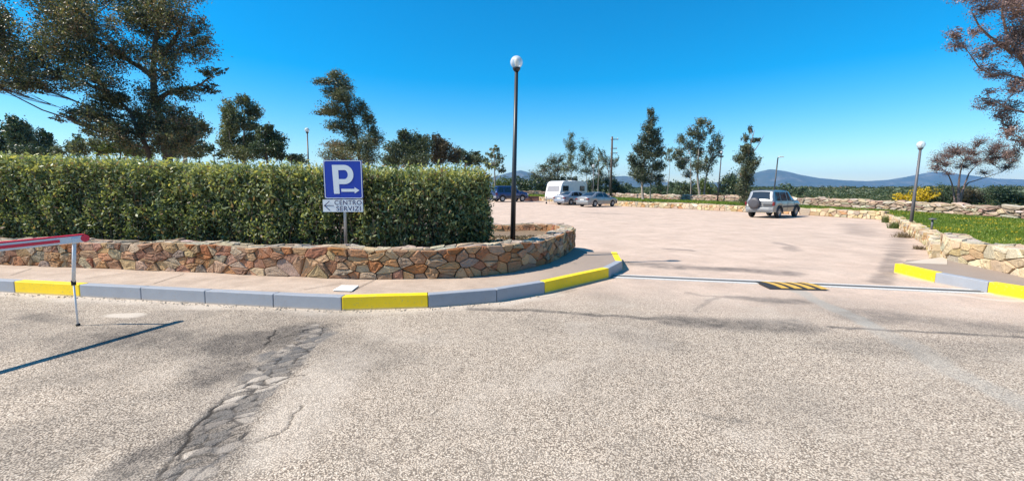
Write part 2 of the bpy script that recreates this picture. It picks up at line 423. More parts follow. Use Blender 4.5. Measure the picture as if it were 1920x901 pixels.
rgt = (1-sstep(.15, .45, dpoly(bx_, by_, gl([(620, 680), (560, 760), (500, 850)]))))*(1-zone)
# flaked plates: irregular cells with crumbled gaps
def worley(X, Y, sx, sy, seed):
    x = X/sx; y = Y/sy; xi = np.floor(x).astype(int); yi = np.floor(y).astype(int)
    rs = np.random.RandomState(seed); JX, JY, ID = rs.rand(128, 128), rs.rand(128, 128), rs.rand(128, 128)
    f1 = np.full(X.shape, 9.); f2 = np.full(X.shape, 9.); idd = np.zeros(X.shape)
    for a in (-1, 0, 1):
        for b in (-1, 0, 1):
            u, v = (xi+a) % 128, (yi+b) % 128
            d = np.hypot(xi+a+JX[u, v]-x, yi+b+JY[u, v]-y); n_ = d < f1
            f2 = np.where(n_, f1, np.minimum(f2, d)); idd = np.where(n_, ID[u, v], idd); f1 = np.where(n_, d, f1)
    return f1, f2-f1, idd
rr_ = (X*.80+Y*.60), (-X*.60+Y*.80)
w1, we, wid_ = worley(rr_[0]+.05*(fbm(X, Y, .12, 4, 15)-.5), rr_[1]+.05*(fbm(X, Y, .12, 4, 16)-.5), .15, .085, 4)
zin = 1-sstep(.12, .22, dc+.14*(fbm(X, Y, .25, 4, 55)-.5))
gapm = zin*(1-sstep(.05, .16, we))
lost = zin*(wid_ < .36); grey = zin*((wid_ >= .36) & (wid_ < .62)); sand = zin*(wid_ >= .62)
tarv = np.clip(np.maximum(np.maximum(lost*.55, gapm*.6), tar*(.85-.45*sand))*(.55+.8*fbm(X, Y, .10, 3, 23)), 0, 1)
crack = np.maximum(crack, gapm*.75*sstep(.45, .6, fbm(X, Y, .16, 3, 18)))
dark = np.maximum(dark, grey*.7); dust = np.maximum(dust*(1-tar), sand*(1-gapm)*.6*(1-tar*.7)*(.5+.9*fbm(X, Y, .09, 3, 29))); dust = np.maximum(dust, rgt*.32*(.4+1.1*fbm(X, Y, .12, 3, 19)))
def zga(x, y): return .02*np.maximum(0, np.minimum(y, 62)-28)*np.minimum(1, np.maximum(0, 1-x/18))
Z = zga(X, Y)
Z = Z+.006*(fbm(X, Y, .7, 3, 200)-.5)-lost*.005-gapm*.005-crack*.008-tar*.004+sand*.001
ny, nx = X.shape
co = np.stack([X, Y, Z], -1).reshape(-1, 3).astype(np.float32)
ii = np.arange((ny-1)*(nx-1)); r_ = ii//(nx-1); c_ = ii % (nx-1); a_ = r_*nx+c_
F = np.stack([a_, a_+1, a_+nx+1, a_+nx], -1).astype(np.int32)
me = bpy.data.meshes.new("road"); me.vertices.add(len(co)); me.vertices.foreach_set('co', co.ravel())
me.loops.add(F.size); me.loops.foreach_set('vertex_index', F.ravel()); me.polygons.add(len(F))
me.polygons.foreach_set('loop_start', np.arange(0, F.size, 4, dtype=np.int32)); me.polygons.foreach_set('loop_total', np.full(len(F), 4, np.int32))
me.update(calc_edges=True)
for nm, arr in (('dark', dark), ('pink', pink), ('patch', patch), ('dust', dust), ('crack', crack), ('tar', tarv)):
    at = me.attributes.new(nm, 'FLOAT', 'POINT'); at.data.foreach_set('value', np.clip(arr, 0, 1).astype(np.float32).ravel())
me.polygons.foreach_set('use_smooth', np.ones(len(F), bool))
tag(link("road", me, M['road']), kind='structure')

# ------------------------------------------------------------------ terrain reaching the horizon
def terr_mat():
    m, nt, b = newmat("field_earth"); P = pos(nt)
    n1 = noise(nt, .05, 8, .65, P); n2 = noise(nt, .8, 6, .65, P)
    c = ramp(nt, n1, [(.35, (.06, .085, .03)), (.5, (.11, .13, .045)), (.7, (.22, .18, .10))])
    c = mix(nt, n2, c, (.09, .11, .04)); nt.links.new(c, b.inputs['Base Color']); b.inputs['Roughness'].default_value = .95
    return m
tx = axis([(-9000, -1000, 800), (-1000, -100, 90), (-100, 120, 6), (120, 1000, 88), (1000, 9000, 800)])
ty = axis([(-3000, -60, 400), (-60, 120, 6), (120, 1000, 40), (1000, 9000, 500)])
TX, TY = np.meshgrid(tx, ty)
def tz(x, y):
    d = np.hypot(x, y); inside = (x > -46) & (x < 29) & (y < 66)
    z = .25+np.vectorize(zg)(x, y)*.9+3.4*sstep(70, 420, d)*sstep(0, 40, y)
    return np.where(inside, -.25, z)
TZ = tz(TX, TY)
b_ = MB(); n2 = TX.shape[1]
b_.v = [tuple(p) for p in np.stack([TX, TY, TZ], -1).reshape(-1, 3)]
for j in range(TX.shape[0]-1):
    for i in range(n2-1): b_.f.append([j*n2+i, j*n2+i+1, (j+1)*n2+i+1, (j+1)*n2+i]); b_.c.append((1, 1, 1)); b_.m.append(0)
M['terrain'] = terr_mat()
tag(b_.build("terrain", M['terrain'], smooth=True, recalc=False), kind='structure')

# mountains
prof = [(-900, 348), (-200, 346), (500, 346), (850, 344), (905, 339), (945, 328), (975, 321), (1005, 329), (1045, 339), (1100, 342), (1140, 334), (1170, 332), (1215, 341),
        (1290, 346), (1375, 343), (1400, 331), (1418, 324), (1440, 319), (1462, 322), (1485, 328), (1520, 335), (1570, 340), (1620, 342), (1665, 339), (1700, 333), (1742, 324), (1790, 329), (1850, 337), (1920, 339), (2100, 336), (2600, 346), (3400, 350)]
pxs = np.arange(-900, 3400, 7.0); pr = np.interp(pxs, *zip(*prof))
dep = np.linspace(3900, 6900, 31)
b_ = MB(); _mx, _my = np.meshgrid((pxs-960)/FPX*5400., dep); NZ = fbm(_mx, _my, 700., 5, 300)-.5
for j, dY in enumerate(dep):
    t = j/(len(dep)-1)
    sh = math.sin(math.pi*min(1, t/.84))**.75 if t < .84 else 0
    for i, px in enumerate(pxs):
        xx = (px-960)/FPX*5400.
        hgt = (358-pr[i]+1.5)/FPX*5400*1.0
        fadeY = 5400 if False else dY
        nz = NZ[j, i]
        core_h = math.exp(-((dY-5400)/420.)**2)
        z = hgt*core_h*(1+.0*nz)+ (nz*90)*(1-core_h)*math.exp(-((dY-5400)/800.)**2)+nz*16*core_h
        b_.v.append((xx, dY, max(-10, z+4)))
npx = len(pxs)
for j in range(len(dep)-1):
    for i in range(npx-1): b_.f.append([j*npx+i, j*npx+i+1, (j+1)*npx+i+1, (j+1)*npx+i]); b_.c.append((1, 1, 1)); b_.m.append(0)
def mount_mat():
    m, nt, b = newmat("mountain_scrub_rock"); P = pos(nt)
    n1 = noise(nt, .006, 8, .7, P); c = ramp(nt, n1, [(.38, (.030, .050, .035)), (.55, (.065, .075, .055)), (.70, (.17, .16, .14))])
    nt.links.new(c, b.inputs['Base Color']); b.inputs['Roughness'].default_value = 1; return m
tag(b_.build("mountains", mount_mat(), smooth=True, recalc=False), kind='structure')

# haze: one even box of air
hb = MB(); hb.box((0, 2500, 160), (19000, 11900, 400))
M['haze'] = bpy.data.materials.new("haze_air"); M['haze'].use_nodes = True; nt = M['haze'].node_tree; nt.nodes.clear()
pv = N(nt, 'ShaderNodeVolumePrincipled'); pv.inputs['Density'].default_value = 8e-5; pv.inputs['Color'].default_value = (.22, .52, .98, 1)
oo = N(nt, 'ShaderNodeOutputMaterial'); nt.links.new(pv.outputs[0], oo.inputs['Volume'])
tag(hb.build("haze", M['haze']), kind='stuff', label="thin blue haze over the far scrub and mountains")

# ------------------------------------------------------------------ polygon sheet
def sheet(name, poly, zf, mat, step=None, kind='structure', parent=None):
    vs = [Vector(p) for p in poly]; n = len(vs)
    xs = [p[0] for p in poly]; ys = [p[1] for p in poly]
    extra = []
    if step:
        gxx, gyy = np.meshgrid(np.arange(min(xs), max(xs), step), np.arange(min(ys), max(ys), step))
        m_ = inpoly(gxx, gyy, poly); extra = [Vector((a, b)) for a, b in zip(gxx[m_], gyy[m_])]
    V, E, Fc, *_ = delaunay_2d_cdt(vs+extra, [(i, (i+1) % n) for i in range(n)], [list(range(n))], 1, 1e-5)
    b = MB(); b.v = [(v.x, v.y, zf(v.x, v.y)) for v in V]
    for f in Fc: b.f.append(list(f)); b.c.append((1, 1, 1)); b.m.append(0)
    o = b.build(name, mat, parent, smooth=True)
    if o.data.polygons and o.data.polygons[0].normal.z < 0: o.data.flip_normals()
    return tag(o, kind=kind) if kind else o

# ------------------------------------------------------------------ kerbs
KH, KW = .20, .15
def offset(path, d):                       # shift a 2d polyline to its left by d
    out = []; n = len(path)
    for i in range(n):
        a = Vector(path[max(i-1, 0)]); b = Vector(path[i]); c = Vector(path[min(i+1, n-1)])
        n1 = (b-a); n2 = (c-b)
        if n1.length < 1e-9: n1 = n2
        if n2.length < 1e-9: n2 = n1
        n1.normalize(); n2.normalize(); p1 = Vector((-n1.y, n1.x)); p2 = Vector((-n2.y, n2.x)); q = (p1+p2).normalized()
        out.append(tuple(b+q*d/max(.5, q.dot(p1))))
    return out
kl = [G(-420, 521).xy, G(-240, 532).xy, G(-95, 541).xy, G(28, 549).xy, G(150, 556).xy, G(265, 562).xy, G(385, 569).xy, G(513, 576).xy, G(641, 582).xy, G(803, 577).xy, G(932, 566).xy, G(1022, 550).xy, G(1142, 521).xy, G(1167, 506).xy]
kl.append(G(1157, 472, .2).xy)
kl = [tuple(p) for p in kl]; kin = offset(kl, KW)
kcol = ['g', 'g', 'g', 'y', 'g', 'g', 'g', 'g', 'y', 'g', 'g', 'y', 'g', 'y']
klab = ["grey kerb stone three left of the yellow one by the boom support", "grey kerb stone two left of the yellow one by the boom support",
        "grey kerb stone at the left picture edge, under the barrier boom",
        "bright yellow kerb stone right behind the barrier's thin support leg",
        "grey kerb stone directly right of the yellow one behind the barrier support leg",
        "grey kerb stone second to the right of the yellow one behind the barrier support",
        "grey kerb stone third to the right of the yellow one behind the barrier support",
        "grey kerb stone touching the left end of the deep yellow one below the parking sign",
        "deep yellow kerb stone beside the white pavement cover, below the parking sign",
        "grey kerb stone touching the right end of the deep yellow one below the parking sign",
        "grey kerb stone on the curve touching the left end of the long yellow curved one",
        "long yellow kerb stone on the curve just left of the gate rail",
        "short shaded grey kerb stone at the corner where the gate rail meets the kerb",
        "short yellow kerb stone turning back into the car park, at the tip of the pavement"]
def kerb(a, b, a2, b2, col, label, H=KH, zb=-.05):
    a, b, a2, b2 = [Vector(q) for q in (a, b, a2, b2)]
    e = (b-a).normalized()*.004; c = Vector(((a.x+b.x)/2, (a.y+b.y)/2, 0))
    n = 8; mb = MB(); rg = random.Random(int(a.x*1000))
    for i in range(n+1):
        t = i/n; p = (a+e).lerp(b-e, t); q = (a2+e).lerp(b2-e, t)
        jz = rg.uniform(-.002, .002)
        for P_, z in ((p, zb), (p.lerp(q, .04), H+jz), (q, H+jz), (q, zb)): mb.v.append((P_.x-c.x, P_.y-c.y, z))
    for i in range(n):
        for k in range(4):
            x0 = i*4+k; x1 = i*4+(k+1) % 4; mb.f.append([x0, x1, x1+4, x0+4]); mb.c.append((1, 1, 1)); mb.m.append(0)
    mb.f.append([0, 1, 2, 3]); mb.f.append([n*4+k for k in (3, 2, 1, 0)]); mb.c += [(1, 1, 1)]*2; mb.m += [0, 0]
    o = mb.build("kerb_stone", M['kgrey'] if col == 'g' else M['kyel'], bevel=.012, seg=2)
    o.location = c; return tag(o, label, "kerb stone", "painted kerb stones")
for i in range(len(kl)-1):
    kerb(kl[i], kl[i+1], kin[i], kin[i+1], kcol[i], klab[i])
kr = [tuple(G(*p).xy) for p in [(1675, 511), (1751, 530), (1850, 550), (1985, 574), (2200, 620)]]
kro = offset(kr, KW)
rl = ["bright yellow kerb stone at the far end of the right-hand pavement", "pale grey kerb stone where the gate rail ends, between two bright yellow ones",
      "bright yellow kerb stone cut by the right picture edge", "grey kerb stone nearest the camera on the right-hand pavement"]
for i, c in enumerate('ygyg'): kerb(kr[i], kr[i+1], kro[i], kro[i+1], c, rl[i])

# walls' base lines (front faces)
wl = [G(-420, 478, .2).xy, G(-200, 487, .2).xy, G(0, 495, .2).xy, G(170, 501, .2).xy, G(380, 509, .2).xy, G(560, 518, .2).xy, G(680, 522, .2).xy, G(780, 522, .2).xy, G(870, 519, .2).xy, G(950, 511, .2).xy, G(1005, 500, .2).xy, G(1045, 485, .2).xy, G(1066, 472, .2).xy, G(1078, 460, .2).xy]
wl = [tuple(p) for p in wl]
nose = Vector(wl[-1])
wl += [(nose.x-.05, nose.y+.55), (nose.x-.35, nose.y+.95), (nose.x-.9, nose.y+1.2), (nose.x-1.8, nose.y+1.35), (nose.x-3.2, nose.y+1.5)]
def smooth_path(p, it=2):
    for _ in range(it):
        q = [p[0]]
        for a, b in zip(p[:-1], p[1:]):
            a = Vector(a); b = Vector(b); q += [tuple(a.lerp(b, .25)), tuple(a.lerp(b, .75))]
        q.append(p[-1]); p = q
    return p
wls = smooth_path(wl, 2)

pv_poly = kin[:]+[tuple(p) for p in [(1.6, kin[-1][1]+.05)]]+offset(wl, .18)[::-1][3:]
# pavement polygon: kerb inner line, then back along the middle of the wall
mid = offset(wl, .2)
pv_poly = kin + [(mid[14][0]+.4, kin[-1][1]+.02)] + mid[:14][::-1]
sheet("pavement", pv_poly, lambda x, y: .194+.004*math.sin(x*3), M['pave'], .35)
# joints in the slab as thin grooves filled with dirt
jb = MB()
def line_quad(mb, p0, p1, w, z, mi=0):
    a = G(*p0, z); b = G(*p1, z); d = (b-a).normalized(); s = Vector((-d.y, d.x, 0))*w/2
    pts = []
    k = 8; rg = random.Random(5)
    L = [a.lerp(b, i/k)+s*rg.uniform(-1, 1)*.8 for i in range(k+1)]
    for i in range(k): jb.face([L[i]-s, L[i+1]-s, L[i+1]+s, L[i]+s])
for p in [((160, 521), (268, 507)), ((288, 531), (345, 513)), ((570, 542), (640, 530)), ((655, 547), (705, 522)), ((20, 515), (60, 502))]:
    line_quad(jb, p[0], p[1], .012, .203)
tag(jb.build("pavement_joints", M['joint']), kind='structure')
# small side pavement on the right
rw = [tuple(G(*p, .2).xy) for p in [(1776, 486), (1850, 502), (1920, 518), (2020, 540), (2250, 590)]]
rs_poly = kro[:]+[ (q[0]+.2, q[1]) for q in rw[::-1]]+[tuple(G(1700, 487, .19).xy)]
sheet("pavement_right", rs_poly, lambda x, y: .19, M['pave'], .4)
M['conc'] = flat("pale_concrete", (.50, .42, .33), .9, var=.15, scale=3)
cw = MB(); q4 = [G(1693, 492, .2), G(1776, 495, .2), G(1776, 481, .2), G(1748, 484, .2)]
cw.face(q4); cw.face([Vector((p.x, p.y, .0)) for p in q4])
for i in range(4): cw.face([q4[i], q4[(i+1) % 4], Vector((q4[(i+1) % 4].x, q4[(i+1) % 4].y, 0)), Vector((q4[i].x, q4[i].y, 0))])
tag(cw.build("concrete_ramp", M['conc']), kind='structure')

# white cover plate in the pavement
cv = MB(); q4 = [G(624, 545, .2), G(660, 546, .2), G(673, 536, .2), G(640, 535.5, .2)]
cc = sum(q4, Vector())/4
cv.add([p-cc for p in q4]+[p-cc+Vector((0, 0, .014)) for p in q4], [(0, 1, 2, 3), (4, 5, 6, 7), (0, 1, 5, 4), (1, 2, 6, 5), (2, 3, 7, 6), (3, 0, 4, 7)])
M['cover'] = flat("white_cover_paint", (.72, .70, .66), .6, var=.1, scale=20)
o = cv.build("inspection_cover", M['cover'], bevel=.004); o.location = cc
tag(o, "small white square cover set in the pavement behind the deep yellow kerb stone", "cover")

# ------------------------------------------------------------------ stone walls
def clip(poly, px, py, nx, ny):           # keep the side where (p-P).n <= 0
    out = []
    for i in range(len(poly)):
        a = poly[i]; b = poly[(i+1) % len(poly)]
        da = (a[0]-px)*nx+(a[1]-py)*ny; db = (b[0]-px)*nx+(b[1]-py)*ny
        if da <= 0: out.append(a)
        if (da < 0 < db) or (db < 0 < da):
            t = da/(da-db); out.append((a[0]+(b[0]-a[0])*t, a[1]+(b[1]-a[1])*t))
    return out
def cells(L, H, sx, sy, rg, jit=.42):
    seeds = []; nyy = max(1, round(H/sy)); nxx = max(1, round(L/sx))
    for j in range(nyy):
        for i in range(nxx):
            if rg.random() < .22: continue
            seeds.append(((i+.5+(j % 2)*.5*.6+rg.uniform(-jit, jit))*L/nxx, (j+.5+rg.uniform(-jit, jit))*H/nyy))
            if rg.random() < .26: seeds.append(((i+.5+rg.uniform(-.5, .5))*L/nxx, (j+rg.uniform(.05, .95))*H/nyy))
    seeds.sort(); res = []
    k = sy/sx
    for a, (x, y) in enumerate(seeds):
        poly = [(max(0, x-2*sx), 0), (min(L, x+2*sx), 0), (min(L, x+2*sx), H), (max(0, x-2*sx), H)]
        for dirn in (1, -1):
            b = a+dirn
            while 0 <= b < len(seeds) and abs(seeds[b][0]-x) < 3*sx:
                x2, y2 = seeds[b]
                nx_, ny_ = (x2-x)*k, (y2-y)/k*1.0
                nx_, ny_ = (x2-x), (y2-y)*(sx/sy)**2
                poly = clip(poly, (x+x2)/2, (y+y2)/2, nx_, ny_)
                if len(poly) < 3: break
                b += dirn
            if len(poly) < 3: break
        if len(poly) >= 3: res.append(poly)
    return res
def stones(mb, surf, L, H, sx, sy, pal, rg, depth=.05, gap=.008, jit=.42):
    for poly in cells(L, H, sx, sy, rg, jit):
        ar = .5*abs(sum(poly[i][0]*poly[(i+1) % len(poly)][1]-poly[(i+1) % len(poly)][0]*poly[i][1] for i in range(len(poly))))
        if ar < .12*sx*sy*.3: continue
        # drop tiny edges, cut corners a little
        pts = []
        for i in range(len(poly)):
            a = poly[i-1]; b = poly[i]; c = poly[(i+1) % len(poly)]
            t = rg.uniform(.03, .13)
            pts.append((b[0]+(a[0]-b[0])*t, b[1]+(a[1]-b[1])*t)); pts.append((b[0]+(c[0]-b[0])*t, b[1]+(c[1]-b[1])*t))
        cx = sum(p[0] for p in pts)/len(pts); cy = sum(p[1] for p in pts)/len(pts)
        rad = math.sqrt(ar/math.pi); g = gap/rad
        d = depth*rg.uniform(.35, 1.2); tx_, ty_ = rg.uniform(-.12, .12), rg.uniform(-.12, .12)
        col = rg.choice(pal); v_ = rg.uniform(.85, 1.38); col = tuple(min(.8, c_*v_*rg.uniform(.93, 1.07)) for c_ in col)
        rings = []
        for s_, dd in ((1-g, -.05), (1-g*1.2, d*.45), (1-g*1.4-.035, d*.92), (.72, d*.98), (.38, d*1.0)):
            ring = []
            for (u, v) in pts:
                uu = cx+(u-cx)*s_; vv = cy+(v-cy)*s_
                h_ = dd+((uu-cx)*tx_+(vv-cy)*ty_+rg.uniform(-.22, .18)*d if dd > 0 else 0)
                ring.append(surf(uu, vv, h_))
            rings.append(ring)
        n = len(pts); base = len(mb.v)
        for ring in rings: mb.v.extend(tuple(p) for p in ring)
        cpt = surf(cx, cy, d*rg.uniform(.9, 1.15)); mb.v.append(tuple(cpt)); ci = len(mb.v)-1
        for r in range(4):
            for i in range(n):
                a = base+r*n+i; b = base+r*n+(i+1) % n
                mb.f.append([a, b, b+n, a+n]); mb.c.append(col); mb.m.append(0)
        for i in range(n):
            mb.f.append([base+4*n+i, base+4*n+(i+1) % n, ci]); mb.c.append(col); mb.m.append(0)
class Path:
    def __init__(s, pts):
        s.p = [Vector(p) for p in pts]; s.l = [0]
        for a, b in zip(s.p[:-1], s.p[1:]): s.l.append(s.l[-1]+(b-a).length)
        s.L = s.l[-1]
    def at(s, t):
        t = max(0, min(s.L, t)); k = 0
        lo, hi = 0, len(s.l)-1
        while hi-lo > 1:
            m_ = (lo+hi)//2
            if s.l[m_] <= t: lo = m_
            else: hi = m_
        a, b = s.p[lo], s.p[hi]; d = (b-a).normalized(); 
        return a.lerp(b, (t-s.l[lo])/max(1e-9, s.l[hi]-s.l[lo])), d
def wall(label, pts, z0, H, T, sx, sy, pal, seed, cat="wall", depth=.05, back=True, gap=.008, topsx=None, zvar=.02, group=None, toppal=None, jit=.42, name="stone_wall"):
    """pts: front-face line, wall body lies to the left of the direction of travel; z0(x,y) base height"""
    rg = random.Random(seed); P = Path(pts); org = P.at(P.L*.5)[0]; org = Vector((org.x, org.y, z0(org.x, org.y)))
    hv = lambda u: H+zvar*math.sin(u*2.1+seed)+zvar*.7*math.sin(u*5.3)
    def front(u, v, h):
        p, d = P.at(u); n = Vector((d.y, -d.x)); q = p+n*h; return Vector((q.x, q.y, z0(p.x, p.y)+v*hv(u)/H))-org
    def rear(u, v, h):
        p, d = P.at(P.L-u); n = Vector((-d.y, d.x)); q = p+n*(T+h); return Vector((q.x, q.y, z0(p.x, p.y)+v*hv(P.L-u)/H))-org
    def top(u, v, h):
        p, d = P.at(u); n = Vector((-d.y, d.x)); q = p+n*v; return Vector((q.x, q.y, z0(p.x, p.y)+hv(u)-.01+h))-org
    root = empty(name, org, 0, label, cat, group)
    mb = MB(); stones(mb, front, P.L, H, sx, sy, pal, rg, depth, gap, jit)
    if back: stones(mb, rear, P.L, H, sx, sy, pal, rg, depth*.7, gap, jit)
    stones(mb, top, P.L, T, topsx or sx, T/2.2, toppal or pal, rg, depth*.55, gap, .35)
    for e in (0, 1):
        def endf(u, v, h, e=e):
            p, d = P.at(0 if e == 0 else P.L); n = Vector((-d.y, d.x)); q = p+n*u+(d*(h if e else -h)); return Vector((q.x, q.y, z0(p.x, p.y)+v))-org
        stones(mb, endf, T, H, min(sx, T/2), sy, pal, rg, depth*.7, gap)
    mb.build("stones", M['stone'], root, recalc=True)
    cb = MB(); k = max(4, int(P.L/.25)); i0 = .018
    for i in range(k+1):
        u = P.L*i/k
        p, d = P.at(u); n = Vector((-d.y, d.x)); 
        for off, z in ((i0, -.1), (i0, hv(u)-.03), (T-i0, hv(u)-.03), (T-i0, -.1)):
            q = p+n*off; cb.v.append(tuple(Vector((q.x, q.y, z0(p.x, p.y)+z))-org))
    for i in range(k):
        for j in range(4):
            a = i*4+j; b = i*4+(j+1) % 4; cb.f.append([a, b, b+4, a+4]); cb.c.append((1, 1, 1)); cb.m.append(0)
    cb.f.append([0, 1, 2, 3]); cb.f.append([k*4+j for j in (3, 2, 1, 0)]); cb.c += [(1, 1, 1)]*2; cb.m += [0, 0]
    cb.build("mortar_core", M['mortar'], root)
    return root
PAL = [(.46, .29, .16), (.42, .25, .13), (.40, .20, .09), (.44, .27, .15), (.34, .19, .12), (.38, .165, .085), (.47, .34, .22), (.40, .26, .15), (.36, .20, .115), (.46, .30, .16), (.36, .145, .055), (.32, .24, .17), (.42, .27, .17), (.33, .17, .10), (.44, .24, .12), (.38, .28, .19)]
PALP = [(.58, .46, .29), (.56, .43, .27), (.60, .50, .34), (.50, .38, .22), (.47, .34, .19), (.52, .42, .27), (.44, .26, .12), (.40, .34, .26), (.50, .38, .25)]
PALG = [(.44, .35, .25), (.42, .36, .28), (.38, .32, .25), (.46, .38, .29), (.40, .29, .20), (.34, .30, .25)]
wall("low curved wall of reddish rubble stone round the hedge, with a rounded end", wls, lambda x, y: .19, .52, .38, .225, .13, PAL, 3, toppal=PALG, depth=.055, gap=.004, jit=.5)
# soil in the planter
backl = [tuple(p) for p in offset(wl, .25)]
soil_poly = backl + [(nose.x-4.5, nose.y+1.6), (-8, 13.2), (-20, 16), (-20, backl[0][1]+.0)]
M['soil'] = flat("planter_soil", (.20, .135, .08), .95, var=.6, scale=9, dirt=((.10, .07, .04), .8))
sheet("planter_soil", soil_poly, lambda x, y: .52+.03*math.sin(x*2.3)*math.sin(y*3.1), M['soil'], .5)

LZ = .27
def lz(x, y):
    t = max(0., min(1., (y-17)/28.)); return LZ+zg(x, y)*.8+.34*t*t*(3-2*t)
lzn = np.vectorize(lz)
# car park low wall, right side and back
Bc = G(1657, 412).xy; Ac = G(1745, 484).xy
low1 = [tuple(Ac), tuple(G(1738, 461).xy), tuple(G(1700, 437).xy), tuple(G(1672, 420).xy), tuple(Bc)]
low2 = [tuple(Bc), tuple(G(1520, 403.5).xy), tuple(G(1390, 397).xy), tuple(G(1285, 392).xy), tuple(G(1180, 389).xy), (8.5, 50.5), (3.5, 56), (-12, 60)]
# direction of travel chosen so the wall body lies away from the car park
wall("pale low retaining wall running back from the entrance along the right side of the car park", low1[::-1], lambda x, y: zg(x, y), .36, -.42 if False else .42, .24, .14, PALP, 11, back=False, depth=.04, gap=.008) if False else None
def wall_rev(*a, **k): return wall(*a, **k)
W1 = wall("pale low retaining wall running back from the entrance along the right side of the car park", low1[::-1], lambda x, y: 0, .37, .42, .26, .14, PALP, 11, depth=.028, gap=.005) 
W2 = wall("long low retaining wall across the back of the car park behind the parked cars", low2[::-1], lambda x, y: zg(x, y), .48, .42, .30, .20, PALP, 12, depth=.06, gap=.012)
W3 = wall("higher pale rubble wall at the right picture edge beside the lawn", [(10.6, 10.45)]+rw, lambda x, y: 0.0, .66, .40, .27, .16, PALP, 13, depth=.04, gap=.007, toppal=PALG)
DRY = [(.42, .33, .24), (.46, .36, .26), (.38, .28, .21), (.44, .30, .23), (.50, .43, .35)]
far_l = [(15, 62), tuple(G(1400, 386, .33).xy), tuple(G(1505, 390, .33).xy), tuple(G(1660, 397, .33).xy), tuple(G(1790, 404, .33).xy), tuple(G(1930, 412, .33).xy), tuple(G(2200, 424, .33).xy)]
wall("long dry stone wall of flat reddish stones beyond the lawn, below the far scrub", far_l, lz, .62, .6, .55, .13, DRY, 14, depth=.10, gap=.02, zvar=.05, name="dry_stone_wall", back=False)
far_2 = [(-14, 66), (4, 64.5), (15, 62.2)]
wall("far dry stone wall behind the trees at the back of the car park", far_2, lz, .6, .6, .6, .16, DRY, 15, depth=.10, gap=.02, zvar=.05, name="dry_stone_wall", back=False)

# lawn between the walls
def off_r(p, d): return offset(p, -d)
lawn_poly = off_r([tuple(x) for x in [rw[4], rw[3], rw[2], rw[1]]], .2)+off_r(low1, .2)[:]+off_r(low2, .2)[1:]+[(-14, 66), (4, 64.8), (15, 62.4)]+[tuple(p) for p in offset(far_l, .25)][1:]
def grass_mat():
    m, nt, b = newmat("lawn_ground"); P = pos(nt)
    n1 = noise(nt, .35, 6, .65, P); n2 = noise(nt, 3.5, 6, .7, P)
    c = ramp(nt, n1, [(.35, (.12, .18, .028)), (.6, (.20, .25, .045)), (.8, (.28, .27, .08))])
    c = mix(nt, ramp(nt, n2, [(.4, .5), (.65, 0)]), c, (.05, .075, .015)); nt.links.new(c, b.inputs['Base Color']); b.inputs['Roughness'].default_value = .95
    bump(nt, b, n2, .8, .08); return m
sheet("lawn", lawn_poly, lambda x, y: lz(x, y)+.02*math.sin(x*.9)*math.sin(y*.7), grass_mat(), 1.2)

# ------------------------------------------------------------------ grass and flowers
rng = np.random.default_rng(7)
def scatter_lawn(n, poly, seed, wfun=None):
    rg = np.random.default_rng(seed); P = []
    xs = [p[0] for p in poly]; ys = [p[1] for p in poly]; tot = 0
    while tot < n:
        x = rg.uniform(min(xs), max(xs), 60000); y = rg.uniform(min(ys), max(ys), 60000)
        m_ = inpoly(x, y, poly)
        d = np.hypot(x, y); keep = rg.random(60000) < np.clip((14/d)**1.6, 0, 1)
        if wfun is not None: keep &= rg.random(60000) < wfun(x, y)
        m_ &= keep & (y > 5); P.append(np.stack([x[m_], y[m_]], -1)); tot += m_.sum()
    return np.concatenate(P)[:n]
zgv = np.vectorize(zg)
def grass_quads(P2, z, h, w, rg, lean=.35):
    n = len(P2); a = rg.uniform(0, 2*math.pi, n); H_ = h*rg.uniform(.5, 1.4, n); W_ = w*rg.uniform(.6, 1.4, n)
    base = np.stack([P2[:, 0], P2[:, 1], z], -1); s = np.stack([np.cos(a), np.sin(a), np.zeros(n)], -1)*W_[:, None]/2
    tip = base+np.stack([rg.normal(0, lean, n)*H_, rg.normal(0, lean, n)*H_, H_], -1)
    return np.stack([base-s, base+s, tip+s*.2, tip-s*.2], 1)
P2 = scatter_lawn(170000, lawn_poly, 1)
lzv = lzn(P2[:, 0], P2[:, 1])
dd = np.hypot(P2[:, 0], P2[:, 1])
q = grass_quads(P2, lzv, .05+.0016*dd, .012+.0012*dd, rng)
tt = np.clip(.45+.9*(fbm(P2[:, 0], P2[:, 1], 4., 4, 5)-.5)+rng.normal(0, .18, len(P2)), 0, 1)
tag(quads_obj("lawn_grass", q, tt, M['f_grass']), "short green grass growing over the lawn behind the low walls", "grass", kind='stuff')
fw = lambda x, y: np.clip(1.6*(fbm(x, y*1.3, 2.2, 5, 63)-.50), 0, 1)*sstep(10.5, 14, y)*(y < 34)
P3 = scatter_lawn(2600, lawn_poly, 2, fw)
z3 = lzn(P3[:, 0], P3[:, 1])+rng.uniform(.05, .12, len(P3))
q = leaves(np.stack([P3[:, 0], P3[:, 1], z3], -1), .035+.0008*P3[:, 1], rng, .9)
tag(quads_obj("meadow_flowers", q, rng.random(len(P3)), M['f_flower']), "small yellow flowers scattered through the lawn grass", "flowers", kind='stuff')

